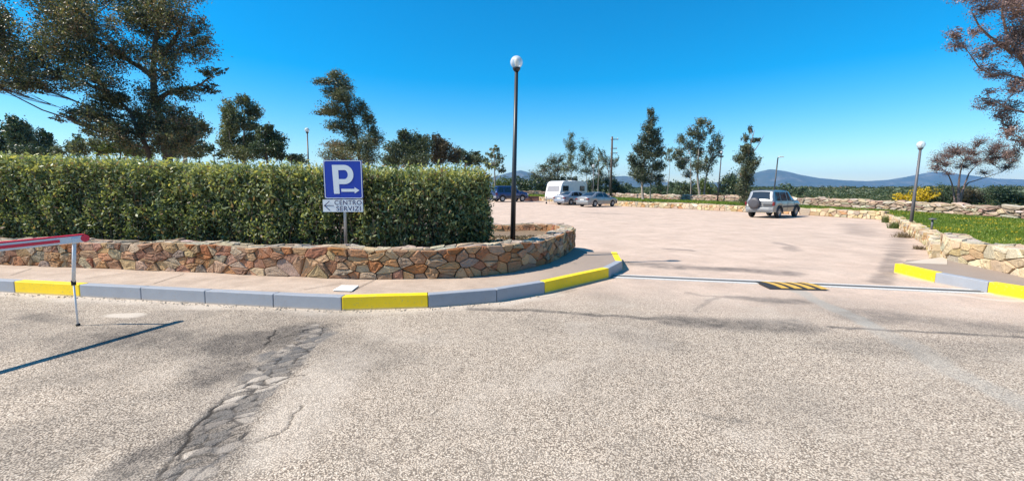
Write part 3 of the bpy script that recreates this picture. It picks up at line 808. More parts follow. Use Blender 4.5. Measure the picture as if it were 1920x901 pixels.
# ------------------------------------------------------------------ hedge
def hedge():
    rg = np.random.default_rng(17)
    root = empty("hedge", (-5, 9.2, .5), 0, "long clipped leafy hedge behind the curved stone wall", "hedge")
    O = np.array([-5, 9.2, .5])
    hl = offset(wl, .86)[:13]
    hl = [p for p in hl if p[0] < -.55]
    end = G(925, 452, .5)
    hl = [p for p in hl]+[(-.42, hl[-1][1]+.25)]
    P = Path(smooth_path(hl, 1)); TH = 1.3
    topz = lambda x: np.interp(x, [-14, -10, -6, -3.2, -2, 0], [2.54, 2.37, 2.17, 2.08, 2.06, 2.02])
    def place(u, t, v):      # u along, t depth, v height
        pts = np.array([np.array(P.at(a)[0]) for a in u]); dr = np.array([np.array(P.at(a)[1]) for a in u])
        n = np.stack([-dr[:, 1], dr[:, 0]], -1); q = pts+n*t[:, None]
        z0 = .50; zt = topz(q[:, 0])
        return np.stack([q[:, 0], q[:, 1], z0+(zt-z0)*v], -1)
    # leafy twigs: cluster centres on the shell
    nC = 9500
    u = rg.random(nC)*P.L; v = rg.random(nC)**.92
    lump = (fbm(u, v*2.0, .42, 4, 90)-.5)*.50
    t = np.abs(rg.normal(0, .13, nC))-lump*.8
    low = v < .20; t = t+np.where(low, .14*(1-v/.20), 0)
    ends = rg.random(nC) < .16                      # right-hand end face
    u = np.where(ends, P.L-np.abs(rg.normal(0, .16, nC))-.30*np.clip(v-.55, 0, 1)**1.5, u); t = np.where(ends, rg.random(nC)*TH, t)
    tops = (~ends) & (rg.random(nC) < .22); v = np.where(tops, 1-np.abs(rg.normal(0, .03, nC)), v); t = np.where(tops, rg.random(nC)*TH, t)
    C = place(u, t, v*(.985)+.07*(fbm(u, t, .3, 3, 8)-.5)*v+np.where(rg.random(nC) < .03, .04, 0)*(v > .9))
    per = 13
    off = rg.normal(0, 1, (nC, per, 3))*np.array([.05, .045, .085])
    L = (C[:, None, :]+off).reshape(-1, 3)
    hgt = np.repeat(v, per); cl = np.repeat(rg.random(nC), per)
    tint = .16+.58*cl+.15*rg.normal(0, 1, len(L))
    tint += .30*sstep(.80, 1.0, hgt)*rg.random(len(L))**.6+.12*sstep(.25, .8, hgt)  # paler toward the top: sunlit leaf tips painted into the tint
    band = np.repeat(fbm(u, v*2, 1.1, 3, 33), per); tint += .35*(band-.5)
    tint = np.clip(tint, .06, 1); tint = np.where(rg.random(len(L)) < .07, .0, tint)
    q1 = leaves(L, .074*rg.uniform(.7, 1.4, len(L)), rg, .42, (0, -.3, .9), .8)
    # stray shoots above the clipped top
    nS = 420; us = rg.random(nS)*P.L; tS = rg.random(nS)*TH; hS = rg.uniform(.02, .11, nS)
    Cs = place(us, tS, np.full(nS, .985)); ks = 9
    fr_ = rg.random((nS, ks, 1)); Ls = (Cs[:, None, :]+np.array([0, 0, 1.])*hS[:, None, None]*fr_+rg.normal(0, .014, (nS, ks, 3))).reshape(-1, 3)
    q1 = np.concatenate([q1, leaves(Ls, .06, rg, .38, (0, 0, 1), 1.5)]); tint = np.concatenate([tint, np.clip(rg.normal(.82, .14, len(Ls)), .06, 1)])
    # inner mass
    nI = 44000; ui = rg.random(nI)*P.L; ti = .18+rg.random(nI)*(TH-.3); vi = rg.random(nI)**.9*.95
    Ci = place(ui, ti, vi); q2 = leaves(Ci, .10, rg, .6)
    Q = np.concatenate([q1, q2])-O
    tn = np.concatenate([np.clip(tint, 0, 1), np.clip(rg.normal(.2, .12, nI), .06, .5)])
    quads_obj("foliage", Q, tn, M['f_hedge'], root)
    sb = MB()
    for k in range(620):
        uu = rg.random()*P.L; t0 = .06+rg.random()*.7
        a = place(np.array([uu]), np.array([t0]), np.array([0.]))[0]; h_ = rg.uniform(.35, 1.01)
        uu2 = min(P.L, max(0, uu+rg.normal(0, .15))); b = place(np.array([uu2]), np.array([max(.0, t0+rg.normal(-.1, .15))]), np.array([h_]))[0]
        m_ = (a+b)/2+rg.normal(0, .03, 3); sb.tube([a-O, m_-O, b-O], [.010, .007, .003], 4, cap=False)
    sb.build("stems", M['stem'], root, recalc=False)
hedge()
def tuft(px, py, z, n, h, w, spread, mat, name, label, cat, grp=None, seed=1):
    rg = np.random.default_rng(seed); c = G(px, py, z)
    P_ = rg.normal(0, spread, (n, 2)); q = grass_quads(P_, np.zeros(n), h, w, rg, .45)
    o = quads_obj(name, q, rg.random(n), mat); o.location = c; return tag(o, label, cat, grp)
tuft(185, 452, .54, 260, .30, .02, .16, M['f_light'], "grass_tuft", "bright green grass tuft at the foot of the hedge behind the barrier tip", "grass tuft", seed=2)
tuft(742, 461, .54, 150, .26, .018, .09, M['f_light'], "grass_tuft", "bright green grass tuft under the hedge right of the parking sign post", "grass tuft", seed=3)
tuft(785, 460, .54, 130, .2, .018, .09, M['f_light'], "grass_tuft", "small green grass tuft under the hedge near its right end", "grass tuft", seed=4)
for i, (px, py, n, h, lab) in enumerate([(1663, 416, 300, .30, "yellowish weed clump at the far corner of the low wall"), (1677, 427, 300, .24, "yellowish weed clump halfway up the low wall, second from its far corner"),
                                   (1692, 444, 200, .16, "small dark weed clump at the foot of the low wall, third from its far corner"), (1722, 466, 110, .10, "tiny weed clump at the foot of the low wall nearest the entrance")][:4]):
    tuft(px+1, py+1, .0, n, h, .022, .11 if i < 3 else .07, M['f_light'] if i < 2 else M['f_dry'], "weed", lab, "weed", "weeds along the low wall", 20+i)

# ------------------------------------------------------------------ trees
def tree(name, label, cat, Y, stems, clumps, leaf, k, mat, bark, tr, seed, z0=None, group=None, droop=.5, sub=.26, dscale=1.0, aspect=.34, twig=1.0, tvar=.22, tbase=.45, per=26):
    """stems: list of pixel polylines (base first); clumps: (px,py,rx,ry[,tint shift]) in photo pixels at distance Y"""
    rg = np.random.default_rng(seed); rr = random.Random(seed); m = PXM(Y)
    sp = []
    for st in stems:
        pts = [A(px, py, Y) for px, py in st]
        sp.append(pts)
    if z0 is not None:
        for q_i, pts in enumerate(sp):
            if q_i == 0 or stems[q_i][0][1] > 286: pts.insert(0, Vector((pts[0].x+rr.uniform(-.03, .03), Y, z0-.05)))
    for pts in sp:                         # gentle depth wander
        for i in range(1, len(pts)): pts[i].y += rr.uniform(-1, 1)*m*12
    org = sp[0][0].copy(); o3 = np.array(org)
    root = empty(name, org, 0, label, cat, group)
    tb = MB()
    for si, pts in enumerate(sp):
        n = len(pts); r0 = tr*(1 if si == 0 else .55)
        fine = smooth_path_3(pts); nn = len(fine)
        rad = [r0*(1-.86*(i/(nn-1))**.9)*(1.25 if i == 0 else 1) for i in range(nn)]
        tb.tube([p-org for p in fine], rad, 8)
        sp[si] = (fine, rad)
    cen = []; tint = []; lens = []
    for cl in clumps:
        cx, cy, rx, ry = cl[:4]; ts = cl[4] if len(cl) > 4 else 0
        c = A(cx, cy, Y); c.y += rr.uniform(-1, 1)*min(rx, 60)*m*.9*dscale
        RX, RY, RZ = rx*m, min(rx, ry*1.6)*m*.9*dscale, ry*m
        # branch from the best stem point below the clump
        best = None
        for fine, rad in sp:
            for i, p in enumerate(fine):
                dz = c.z-p.z; dx = math.hypot(c.x-p.x, c.y-p.y)
                cost = math.hypot(dx, dz)+(2.2*max(0, dx*.35-dz))+ (3*max(0, -dz))
                if best is None or cost < best[0]: best = (cost, p, rad[i])
        p0, r0 = best[1], best[2]
        L_ = (c-p0).length; mid_ = p0.lerp(c, .5)+Vector((0, 0, -.05*L_))+Vector((rr.uniform(-1, 1), rr.uniform(-1, 1), rr.uniform(-.5, .5)))*L_*.07
        rb = min(r0*.5, .018*L_+.01*tr*10*m*4)
        rb = max(rb, m*.55)
        tb.tube([q-org for q in smooth_path_3([p0, mid_, c])], [rb, rb*.85, rb*.7, rb*.55, rb*.45][:5] if len(smooth_path_3([p0, mid_, c])) == 5 else list(np.linspace(rb, rb*.4, len(smooth_path_3([p0, mid_, c])))), 5, cap=False)
        ntot = int(k*rx*ry*4.2); ns = max(3, ntot//per)
        dirs = unit(rg.normal(size=(ns, 3))); rad_ = rg.random(ns)**(1/2.2)
        sc = np.array(c)+dirs*rad_[:, None]*np.array([RX, RY, RZ])
        ntw = int(min(ns, 40*twig))
        for j in range(ntw):
            e = Vector(sc[j]); s_ = c.lerp(p0, rr.uniform(0, .45)); md = s_.lerp(e, .5)+Vector((rr.uniform(-1, 1), rr.uniform(-1, 1), rr.uniform(-1, 1)))*RX*.08
            tb.tube([s_-org, md-org, e-org], [max(rb*.35, m*.40), max(rb*.24, m*.32), m*.20], 3, cap=False)
        dv = np.array((c-p0).normalized()); Rm = (RX+RZ)/2
        ex = rg.normal(0, 1, (ns, per, 1))*dv*Rm*sub*.9
        pts = (sc[:, None, :]+ex+rg.normal(0, 1, (ns, per, 3))*sub*np.array([RX, RY, RZ])*np.array([.60, .60, .55])*rg.uniform(.35, 1.1, (ns, 1, 1))).reshape(-1, 3)
        cen.append(pts); tint.append(tbase+ts+np.repeat(rg.normal(0, tvar*.6, ns), per)+rg.normal(0, tvar*.6, ns*per))
    cen = np.concatenate(cen); tint = np.clip(np.concatenate(tint), 0, 1)
    if z0 is not None: kp = cen[:, 2] > z0+.05; cen = cen[kp]; tint = tint[kp]
    q = leaves(cen, leaf*1.05, rg, aspect*1.25, (0, 0, -1), droop)-o3
    tb.build("trunk", bark, root, smooth=True, recalc=False)
    quads_obj("crown", q, tint, mat, root)
    return root
def smooth_path_3(p):
    q = [p[0]]
    for a, b in zip(p[:-1], p[1:]): q += [a.lerp(b, .25), a.lerp(b, .75)]
    q.append(p[-1]); return q

# big eucalyptus at the left
tree("eucalyptus_tree", "huge dark spreading tree leaning left above the hedge, thick trunks, fills the left sky", "tree", 20,
     [[(306, 292), (300, 240), (290, 190), (284, 140), (296, 80), (312, 20), (318, -60)], [(280, 292), (262, 240), (232, 200), (190, 165), (120, 140), (40, 110)], [(284, 140), (250, 120), (200, 90), (120, 40), (60, 10)], [(296, 110), (330, 70), (350, 20)], [(290, 190), (330, 170), (370, 165), (398, 145)]],
     [(20, 60, 42, 34), (5, 130, 34, 38), (90, 38, 55, 30), (75, 105, 48, 32), (150, 25, 50, 30), (148, 95, 48, 32), (112, 148, 42, 24), (48, 155, 40, 18), (12, 165, 26, 12, .2), (80, 165, 34, 12), (215, 190, 34, 16), (275, 240, 26, 24), (225, 245, 30, 20), (300, 275, 30, 16, .2), (205, 55, 42, 34, .25), (190, 120, 45, 28), (245, 25, 48, 34), (240, 100, 40, 34, .15),
      (292, 30, 42, 38), (300, 95, 36, 36, .1), (338, 35, 38, 34, .3), (350, 85, 30, 28, .3), (372, 55, 20, 22, .3), (325, 140, 28, 24, .15), (348, 172, 32, 16), (380, 160, 22, 13), (400, 140, 20, 11), (412, 131, 10, 8),
      (222, 165, 42, 24), (175, 180, 38, 20, .1), (150, 212, 34, 16, .25), (124, 222, 20, 11, .25), (198, 218, 42, 22), (240, 215, 38, 28), (250, 258, 36, 26), (290, 185, 30, 28), (312, 228, 34, 28, .1), (350, 225, 32, 24, .15), (368, 255, 18, 24, .1), (335, 268, 36, 22), (280, 262, 26, 26), (185, 245, 22, 14, .15),
      (-30, 90, 34, 40), (-25, 30, 34, 34), (60, -40, 80, 35), (200, -40, 80, 35), (310, -40, 50, 35, .2)],
     .100, .60, M['f_euc2'], M['bark'], .24, 101, z0=.1, droop=.3, sub=.27, twig=1.8, tvar=.40, tbase=.50, per=34)
tree("eucalyptus_tree", "slim darker tree close behind the huge left tree, leaves reaching down to the hedge", "tree", 24, [[(345, 292), (350, 250), (355, 215)]],
     [(350, 240, 30, 25), (365, 270, 24, 24), (330, 262, 28, 26), (378, 240, 12, 18, .2)], .13, .8, M['f_euc'], M['barkp'], .15, 102, z0=.1)
tree("round_tree", "bluish dark round tree at the far left edge behind the hedge", "tree", 36, [[(35, 292), (36, 250)]],
     [(20, 262, 26, 32), (48, 255, 22, 30), (38, 235, 14, 14), (0, 280, 24, 20), (50, 285, 22, 14), (-20, 250, 20, 30)], .2, .9, M['f_dark'], M['bark'], .22, 103, z0=.1)
tree("round_tree", "smaller bluish dark tree right of the one at the far left edge", "tree", 38, [[(88, 292), (87, 262)]],
     [(85, 268, 20, 22), (92, 252, 10, 10), (104, 280, 14, 14), (72, 284, 14, 12)], .2, .9, M['f_dark'], M['bark'], .2, 104, z0=.1)
tree("round_tree", "small dark pointed tree standing under the left side of the huge tree", "tree", 34, [[(139, 292), (139, 262)]],
     [(138, 262, 9, 13), (140, 280, 12, 14)], .17, 1.1, M['f_dark'], M['bark'], .12, 105, z0=.1)
for i, (px, py, rx, ry, lab) in enumerate([(158, 276, 16, 14, "olive green bush just right of the small dark pointed tree"), (185, 274, 20, 16, "olive green bush under the middle of the huge tree"), (222, 270, 22, 20, "light green bush close to the huge tree's trunks"), (118, 284, 12, 10, "low pale bush between the dark trees at the left")]):
    tree("bush", lab, "bush", 30, [[(px, 292), (px, py)]], [(px, py, rx, ry), (px-rx*.4, py+8, rx*.8, ry*.6)], .15, 1.0, M['f_light'] if i == 2 else M['f_olive'], M['bark'], .08, 110+i, z0=.1, group="bushes behind the hedge")
tree("bush", "small dark bush showing between the huge tree and the grey-green tree", "bush", 34, [[(399, 296), (399, 280)]], [(398, 278, 14, 14), (408, 288, 12, 9)], .16, 1.0, M['f_dark'], M['bark'], .08, 116, z0=.1, group="bushes behind the hedge")
for i, (px, py, rx, ry, m_, lab) in enumerate([(255, 284, 30, 14, 'f_olive', "low olive bush between the trunks of the huge tree"), (320, 284, 26, 12, 'f_dark', "low dark bush right of the huge tree's trunks"), (370, 286, 22, 12, 'f_euc', "low grey-green bush below the right side of the huge tree"),
    (60, 286, 34, 12, 'f_dark', "low dark undergrowth bush at the far left behind the hedge"), (455, 290, 34, 10, 'f_olive', "low bush at the foot of the grey-green rounded tree")]):
    tree("bush", lab, "bush", 31, [[(px, 296), (px, py)]], [(px, py, rx, ry)], .15, 1.3, M[m_], M['bark'], .06, 160+i, z0=.1, group="bushes behind the hedge")
# pair behind the hedge
tree("eucalyptus_tree", "tall grey-green rounded tree left of the small far lamp, with pale lit left side", "tree", 32,
     [[(452, 292), (455, 250), (458, 200)], [(440, 292), (432, 250), (436, 215)]],
     [(436, 208, 16, 18, .2), (455, 190, 14, 12), (468, 208, 14, 18), (428, 238, 16, 20, .3), (448, 232, 18, 22), (474, 236, 12, 16), (424, 268, 14, 22, .3), (446, 272, 22, 20), (470, 268, 16, 20)], .15, 1.7, M['f_olive'], M['barkp'], .14, 120, z0=.1, tbase=.4)  # tint shift on the left clumps paints the sunlit side into the leaf colour
tree("round_tree", "dark tree touching the right side of the grey-green rounded tree", "tree", 30, [[(500, 292), (497, 260)]],
     [(490, 250, 18, 18), (508, 262, 18, 18), (520, 280, 14, 16), (490, 282, 24, 16), (505, 240, 8, 8), (530, 292, 12, 8)], .14, 1.8, M['f_dark'], M['bark'], .14, 121, z0=.1)
tree("bush", "low bush behind the hedge right of the dark tree, by the small far lamp", "bush", 30, [[(545, 300), (546, 292)]], [(545, 296, 20, 10), (560, 302, 14, 8)], .14, 1.1, M['f_olive'], M['bark'], .06, 122, z0=.1, group="bushes behind the hedge")
# windblown tree behind the sign
tree("eucalyptus_tree", "tall wind-bent tree rising behind the parking sign, its top leaning left", "tree", 28,
     [[(672, 300), (668, 260), (655, 210), (640, 175), (625, 150)], [(690, 300), (690, 250), (682, 210)]],
     [(628, 142, 18, 10), (606, 153, 20, 7), (640, 160, 20, 14), (618, 172, 18, 10), (652, 185, 18, 16), (602, 208, 20, 7), (625, 205, 22, 13), (650, 215, 20, 18), (676, 200, 14, 14), (625, 235, 22, 12), (655, 245, 20, 16), (688, 225, 14, 18), (700, 245, 10, 12), (632, 275, 24, 14, .35), (660, 275, 18, 14), (695, 272, 22, 16), (708, 262, 12, 14), (650, 295, 36, 12, .2), (695, 295, 20, 14), (638, 185, 14, 10)],
     .10, 1.75, M['f_euc'], M['bark'], .14, 130, z0=.1, droop=.2, tbase=.52, sub=.33)
# clump to the right, far
tree("round_tree", "broad dense grey-green tree above the hedge right of the parking sign", "tree", 55, [[(770, 312), (770, 280)]],
     [(768, 262, 20, 14), (745, 285, 22, 18), (775, 285, 28, 22), (798, 278, 14, 18), (735, 302, 20, 12), (785, 304, 30, 12), (760, 252, 10, 8), (790, 260, 12, 10)], .24, 1.9, M['f_olive'], M['bark'], .25, 140, z0=.3, tbase=.2)
tree("round_tree", "brownish dense tree just right of the broad grey-green one", "tree", 57, [[(825, 312), (825, 285)]],
     [(822, 268, 15, 13), (835, 285, 16, 20), (818, 292, 14, 18), (850, 292, 12, 16), (815, 258, 6, 6)], .24, 1.9, M['f_brown'], M['bark'], .2, 141, z0=.3)
tree("round_tree", "low brownish green tree above the hedge's right half, left of the thin feathery tree", "tree", 60, [[(872, 312), (872, 298)]],
     [(862, 292, 14, 14), (880, 297, 16, 14), (897, 300, 10, 12), (893, 287, 6, 6)], .24, 1.9, M['f_olive'], M['bark'], .2, 142, z0=.3, tbase=.25)
tree("eucalyptus_tree", "thin feathery tree at the hedge's right end, left of the tall lamp post", "tree", 52, [[(928, 345), (927, 300), (926, 280)]],
     [(926, 280, 12, 8), (918, 292, 10, 8), (936, 296, 10, 10), (926, 308, 14, 12), (940, 318, 8, 8), (912, 305, 8, 10)], .24, .8, M['f_olive'], M['barkp'], .12, 143, z0=.4)
# back of the car park
BK = "trees along the back of the car park"
def bk(label, Y, stems, cl, seed, mat='f_olive', bark='barkp', tr=.11, k=1.9, leaf=.18, z=.6, **kw):
    return tree("eucalyptus_tree", label, "tree", Y, stems, cl, leaf, k, M[mat], M[bark], tr, seed, z0=z, group=BK, **dict(dict(sub=.36, tbase=.5, tvar=.3), **kw))
bk("low spreading tree behind the caravan's left end, right of the tall lamp post", 70, [[(1022, 350), (1028, 320)]], [(1035, 302, 14, 10), (1020, 318, 16, 10), (1045, 318, 14, 12), (1005, 332, 14, 12), (1030, 335, 18, 12), (1050, 298, 8, 8)], 150, mat='f_euc')
bk("tall thin grey tree with narrow crown rising above the caravan", 66, [[(1073, 360), (1072, 310), (1070, 265)]], [(1070, 256, 7, 10), (1066, 272, 10, 12), (1076, 275, 8, 12), (1070, 295, 12, 12), (1064, 315, 12, 14), (1078, 315, 8, 12)], 151, k=1.4)
bk("dark dense tree right of the narrow one above the caravan", 68, [[(1100, 360), (1100, 300)], [(1112, 360), (1108, 310)]], [(1096, 275, 12, 12), (1105, 288, 14, 12), (1092, 300, 10, 12), (1110, 310, 12, 14), (1098, 322, 12, 10)], 152, mat='f_dark', k=1.5)
bk("low dark tree round the foot of the wooden utility pole", 70, [[(1140, 360), (1140, 325)]], [(1128, 285, 8, 8), (1135, 300, 12, 10), (1148, 305, 12, 10), (1140, 335, 20, 14), (1124, 325, 10, 10), (1155, 298, 6, 6)], 153, mat='f_dark', k=1.5)
bk("thin trunked sparse tree just left of the utility pole", 64, [[(1123, 362), (1122, 320), (1124, 290)]], [(1122, 300, 9, 9), (1128, 315, 7, 7)], 154, k=1.1)
bk("tall pointed tree with white-painted trunk foot behind the low wall", 47, [[(1208, 376), (1207, 340), (1212, 290), (1218, 240), (1219, 210)], [(1221, 372), (1222, 330), (1226, 280)]],
   [(1219, 210, 7, 9), (1220, 228, 10, 10), (1214, 245, 13, 10), (1228, 248, 10, 9), (1206, 262, 12, 10), (1222, 268, 16, 12), (1236, 262, 8, 8), (1196, 280, 10, 12), (1215, 288, 20, 14), (1186, 300, 9, 10), (1234, 285, 10, 12), (1204, 312, 20, 16), (1230, 312, 14, 14), (1192, 328, 14, 12), (1216, 334, 20, 12), (1238, 335, 8, 14)], 155, mat='f_euc', tr=.2, k=2.0, leaf=.165, z=.45, tbase=.32)
bk("slender pale-trunked small tree with flat tuft of leaves between the two tall groups", 54, [[(1253, 370), (1254, 320), (1254, 285)]], [(1254, 284, 10, 7), (1246, 290, 6, 5), (1262, 292, 6, 5), (1252, 298, 8, 5)], 156, k=1.3, tr=.07, leaf=.16, z=.5)
bk("tall tree with forked trunk and rounded top, left of the thin dark lamp post", 50, [[(1308, 372), (1305, 330), (1308, 280), (1313, 240)], [(1291, 370), (1293, 330), (1290, 290)]],
   [(1313, 232, 13, 10), (1298, 248, 11, 12), (1280, 262, 10, 10), (1315, 255, 12, 12), (1298, 272, 14, 10), (1275, 285, 9, 10), (1310, 285, 14, 12), (1285, 302, 14, 12), (1276, 312, 8, 10), (1305, 312, 14, 12), (1292, 326, 10, 7), (1268, 296, 6, 6)], 157, mat='f_euc', tr=.2, k=1.8, leaf=.165, z=.45)
bk("sparse leaning tree close to the thin dark lamp post, right of the forked one", 50, [[(1325, 370), (1328, 330), (1336, 280), (1335, 250)]],
   [(1334, 240, 7, 10), (1340, 262, 11, 12), (1332, 280, 11, 12), (1347, 278, 8, 8), (1340, 298, 10, 10), (1330, 315, 10, 10), (1352, 290, 5, 8), (1322, 300, 8, 8)], 158, mat='f_euc', tr=.14, k=1.3, leaf=.165, z=.45)
bk("narrow ivy-clad column of a tree left of the silver off-roader, bare twigs on top", 36, [[(1396, 384), (1400, 340), (1405, 290), (1408, 245)], [(1404, 300), (1422, 270), (1426, 255)]],
   [(1408, 242, 5, 7), (1400, 258, 7, 7), (1414, 262, 8, 5), (1394, 278, 10, 9), (1408, 284, 12, 11), (1392, 298, 11, 12), (1407, 306, 14, 12), (1396, 322, 15, 12), (1402, 338, 14, 12), (1396, 355, 12, 12), (1400, 370, 13, 12), (1424, 262, 4, 3)], 159, mat='f_euc', bark='barkr', tr=.12, k=2.3, leaf=.125, z=.4, tbase=.35)
# bushes behind the back lawn
BB = "dark bushes behind the back lawn"
def bush(label, px, py, rx, ry, Y, mat, seed, extra=(), leaf=None, z=.35, k=1.15, group=BB, name="bush"):
    z_ = z+zg((px-960)/FPX*Y, Y)*.8
    return tree(name, label, "bush", Y, [[(px, py+ry*.7), (px, py)]], [(px, py, rx, ry)]+list(extra), leaf or Y*.0045, k, M[mat], M['bark'], .06, seed, z0=z_, group=group, twig=.4)
bush("dark bush at the hedge's right end behind the blue off-roader", 950, 345, 22, 14, 66, 'f_light', 200, [(935, 350, 12, 12)])
bush("dark tree-like bush right of the blue off-roader", 985, 348, 20, 16, 68, 'f_dark', 201, [(970, 340, 10, 10)])
bush("bush behind the caravan's left end", 1012, 348, 16, 14, 70, 'f_dark', 202)
bush("wide bush mass behind the caravan", 1060, 345, 34, 14, 72, 'f_euc', 203)
bush("dark bush behind the silver saloon's roof", 1115, 348, 24, 14, 72, 'f_dark', 204)
bush("dark bush left of the tree with the white trunk foot", 1165, 355, 22, 14, 70, 'f_dark', 205, [(1150, 350, 14, 12)])
bush("dark bush right of the tree with the white trunk foot", 1240, 356, 24, 13, 68, 'f_dark', 206)
bush("dark bush below the forked tree", 1282, 355, 24, 15, 62, 'f_dark', 207, [(1268, 345, 14, 8)])
bush("bright green rounded bush below the sparse leaning tree", 1328, 352, 20, 17, 58, 'f_light', 208)
bush("large dark bush left of the ivy-clad tree", 1368, 352, 26, 22, 50, 'f_dark', 209, [(1375, 338, 16, 10)])
bush("low dark bush between the ivy-clad tree and the wall", 1345, 370, 16, 8, 48, 'f_brown', 210)
bush("round dark bush above the silver off-roader's bonnet", 1482, 356, 20, 11, 62, 'f_dark', 211, [(1500, 360, 12, 8)])
bush("yellow-flowering bush beyond the dry stone wall", 1712, 366, 24, 13, 38, 'f_yel', 212, [(1700, 372, 16, 10), (1728, 372, 14, 9)], leaf=.13)
bush("dark bush right of the yellow-flowering one, under the spreading tree", 1760, 362, 24, 17, 37, 'f_dark', 213, [(1750, 375, 20, 10)], leaf=.14)
bush("brownish dark bush below the spreading tree's trunk", 1812, 366, 26, 15, 36, 'f_brown', 214, [(1835, 372, 22, 12)], leaf=.14)
bush("dark bush right of the spreading tree's trunk", 1862, 362, 26, 16, 36, 'f_dark', 215, [(1840, 375, 24, 10), (1885, 375, 20, 10)], leaf=.14)
bush("low green bush at the right picture edge beyond the dry stone wall", 1915, 374, 26, 12, 35, 'f_scrub', 216, leaf=.14)
# spreading reddish tree and the big one at the right edge
tree("spreading_tree", "wide umbrella-shaped tree with thin reddish crown beyond the dry stone wall", "tree", 34,
     [[(1795, 378), (1797, 350), (1805, 325), (1800, 300)], [(1797, 350), (1775, 325), (1755, 310)], [(1805, 330), (1830, 312), (1850, 300)], [(1800, 345), (1845, 335), (1880, 322)]],
     [(1752, 300, 16, 11), (1775, 285, 20, 11), (1800, 278, 20, 12), (1808, 298, 16, 11), (1778, 305, 20, 10), (1742, 318, 14, 7), (1832, 283, 22, 12), (1838, 303, 20, 10), (1862, 272, 20, 12), (1862, 295, 22, 10), (1882, 312, 22, 9), (1888, 285, 16, 12), (1905, 302, 12, 8), (1852, 322, 18, 6), (1765, 325, 14, 6), (1822, 266, 18, 9), (1790, 290, 20, 10), (1822, 310, 20, 9), (1850, 285, 22, 11), (1760, 312, 14, 7), (1875, 300, 20, 9)],
     .07, .85, M['f_red'], M['barkr'], .14, 220, z0=.3, droop=0, twig=3.4, sub=.42, per=9)
tree("eucalyptus_tree", "large reddish-brown tree entering the picture at the top right edge", "tree", 19,
     [[(2060, 360), (2020, 250), (1960, 170), (1905, 110), (1885, 40), (1880, -30)], [(1975, 180), (1900, 140), (1850, 138), (1800, 95)], [(1900, 100), (1850, 55), (1825, 20)], [(1990, 210), (1930, 215), (1880, 205), (1850, 180)], [(2020, 250), (1960, 270), (1900, 260)]],
     [(1775, 68, 14, 9), (1798, 85, 20, 12), (1822, 62, 18, 9), (1840, 100, 24, 12), (1868, 85, 22, 14), (1865, 125, 22, 9), (1895, 135, 26, 10), (1840, 20, 24, 16), (1822, -5, 24, 12), (1880, 30, 26, 20), (1912, 60, 20, 26), (1905, 100, 20, 16), (1858, 172, 12, 7), (1870, 190, 20, 14), (1892, 170, 16, 12), (1905, 200, 22, 18), (1885, 215, 16, 10),
      (1912, 235, 16, 16), (1880, 250, 20, 10), (1915, 265, 16, 14), (1910, 290, 16, 12), (1935, 160, 20, 30), (1940, 60, 30, 50), (1950, 240, 30, 40), (1900, 5, 26, 14), (1790, 70, 10, 6), (1930, -20, 40, 30), (1860, -30, 40, 20), (1900, 155, 20, 10)],
     .075, .62, M['f_red'], M['barkr'], .14, 221, z0=.3, droop=.1, twig=2.4, sub=.36, per=14, tvar=.34, tbase=.55)

# far scrub, one mass
rg = np.random.default_rng(44); cs = []; ls = []; ts = []
for i in range(2600):
    d = 45*(9.5**rg.random()); az = rg.uniform(-.75, .98); x = d*math.tan(az) if abs(az) < .95 else d*1.4; y = d
    if y < 70 and x < 26.5: continue
    if y < 66 and x < -14: continue
    r0 = rg.uniform(.6, 1.5)*(.7+y/260.); h_ = r0*rg.uniform(.5, .95)
    if x < 40 and y < 60: continue
    n = 55; p = unit(rg.normal(size=(n, 3)))*rg.random((n, 1))**.35*np.array([r0*1.5, r0*1.5, h_]); p[:, 2] = np.abs(p[:, 2])
    zt = float(tz(np.array([x]), np.array([y]))[0]); cs.append(p+np.array([x, y, zt])); ls.append(np.full(n, .12+y*.0028)); ts.append(np.clip(rg.normal(.45, .2)+rg.normal(0, .16, n), 0, 1))
for i in range(900):                      # close behind the dry stone wall on the right
    x = rg.uniform(25.5, 62); y = rg.uniform(18, 62)
    if x < 26.5 and y < 40: continue
    r0 = rg.uniform(.35, .9); n = 60
    p = unit(rg.normal(size=(n, 3)))*rg.random((n, 1))**.35*np.array([r0*1.5, r0*1.5, r0*.8]); p[:, 2] = np.abs(p[:, 2])
    cs.append(p+np.array([x, y, .25])); ls.append(np.full(n, .09+y*.0022)); ts.append(np.clip(rg.normal(.5, .2)+rg.normal(0, .16, n), 0, 1))
cs = np.concatenate(cs); ls = np.concatenate(ls); ts = np.concatenate(ts)
q = leaves(cs, ls, rg, .55)
tag(quads_obj("scrub", q, ts, M['f_scrub']), "low green scrub covering the land beyond the dry stone wall", "scrub", kind='stuff')

# ------------------------------------------------------------------ lamp posts
M['black'] = flat("black_post_paint", (.022, .022, .024), .42, var=.2, scale=8)
M['grey_post'] = flat("grey_post_paint", (.10, .095, .10), .5, var=.2, scale=8)
def globe_mat():
    m = bpy.data.materials.new("frosted_globe"); m.use_nodes = True; nt = m.node_tree; nt.nodes.clear()
    o = N(nt, 'ShaderNodeOutputMaterial'); p = N(nt, 'ShaderNodeBsdfPrincipled'); p.inputs['Base Color'].default_value = (.72, .74, .74, 1); p.inputs['Roughness'].default_value = .12
    t = N(nt, 'ShaderNodeBsdfTransparent'); ms = N(nt, 'ShaderNodeMixShader')
    lw = N(nt, 'ShaderNodeLayerWeight'); lw.inputs[0].default_value = .35
    f = ramp(nt, lw.outputs['Facing'], [(0, .38), (1, .95)])
    nt.links.new(f, ms.inputs[0]); nt.links.new(t.outputs[0], ms.inputs[1]); nt.links.new(p.outputs[0], ms.inputs[2]); nt.links.new(ms.outputs[0], o.inputs[0]); return m
M['globe'] = globe_mat(); M['bulb'] = flat("white_bulb_glass", (.8, .8, .76), .3)
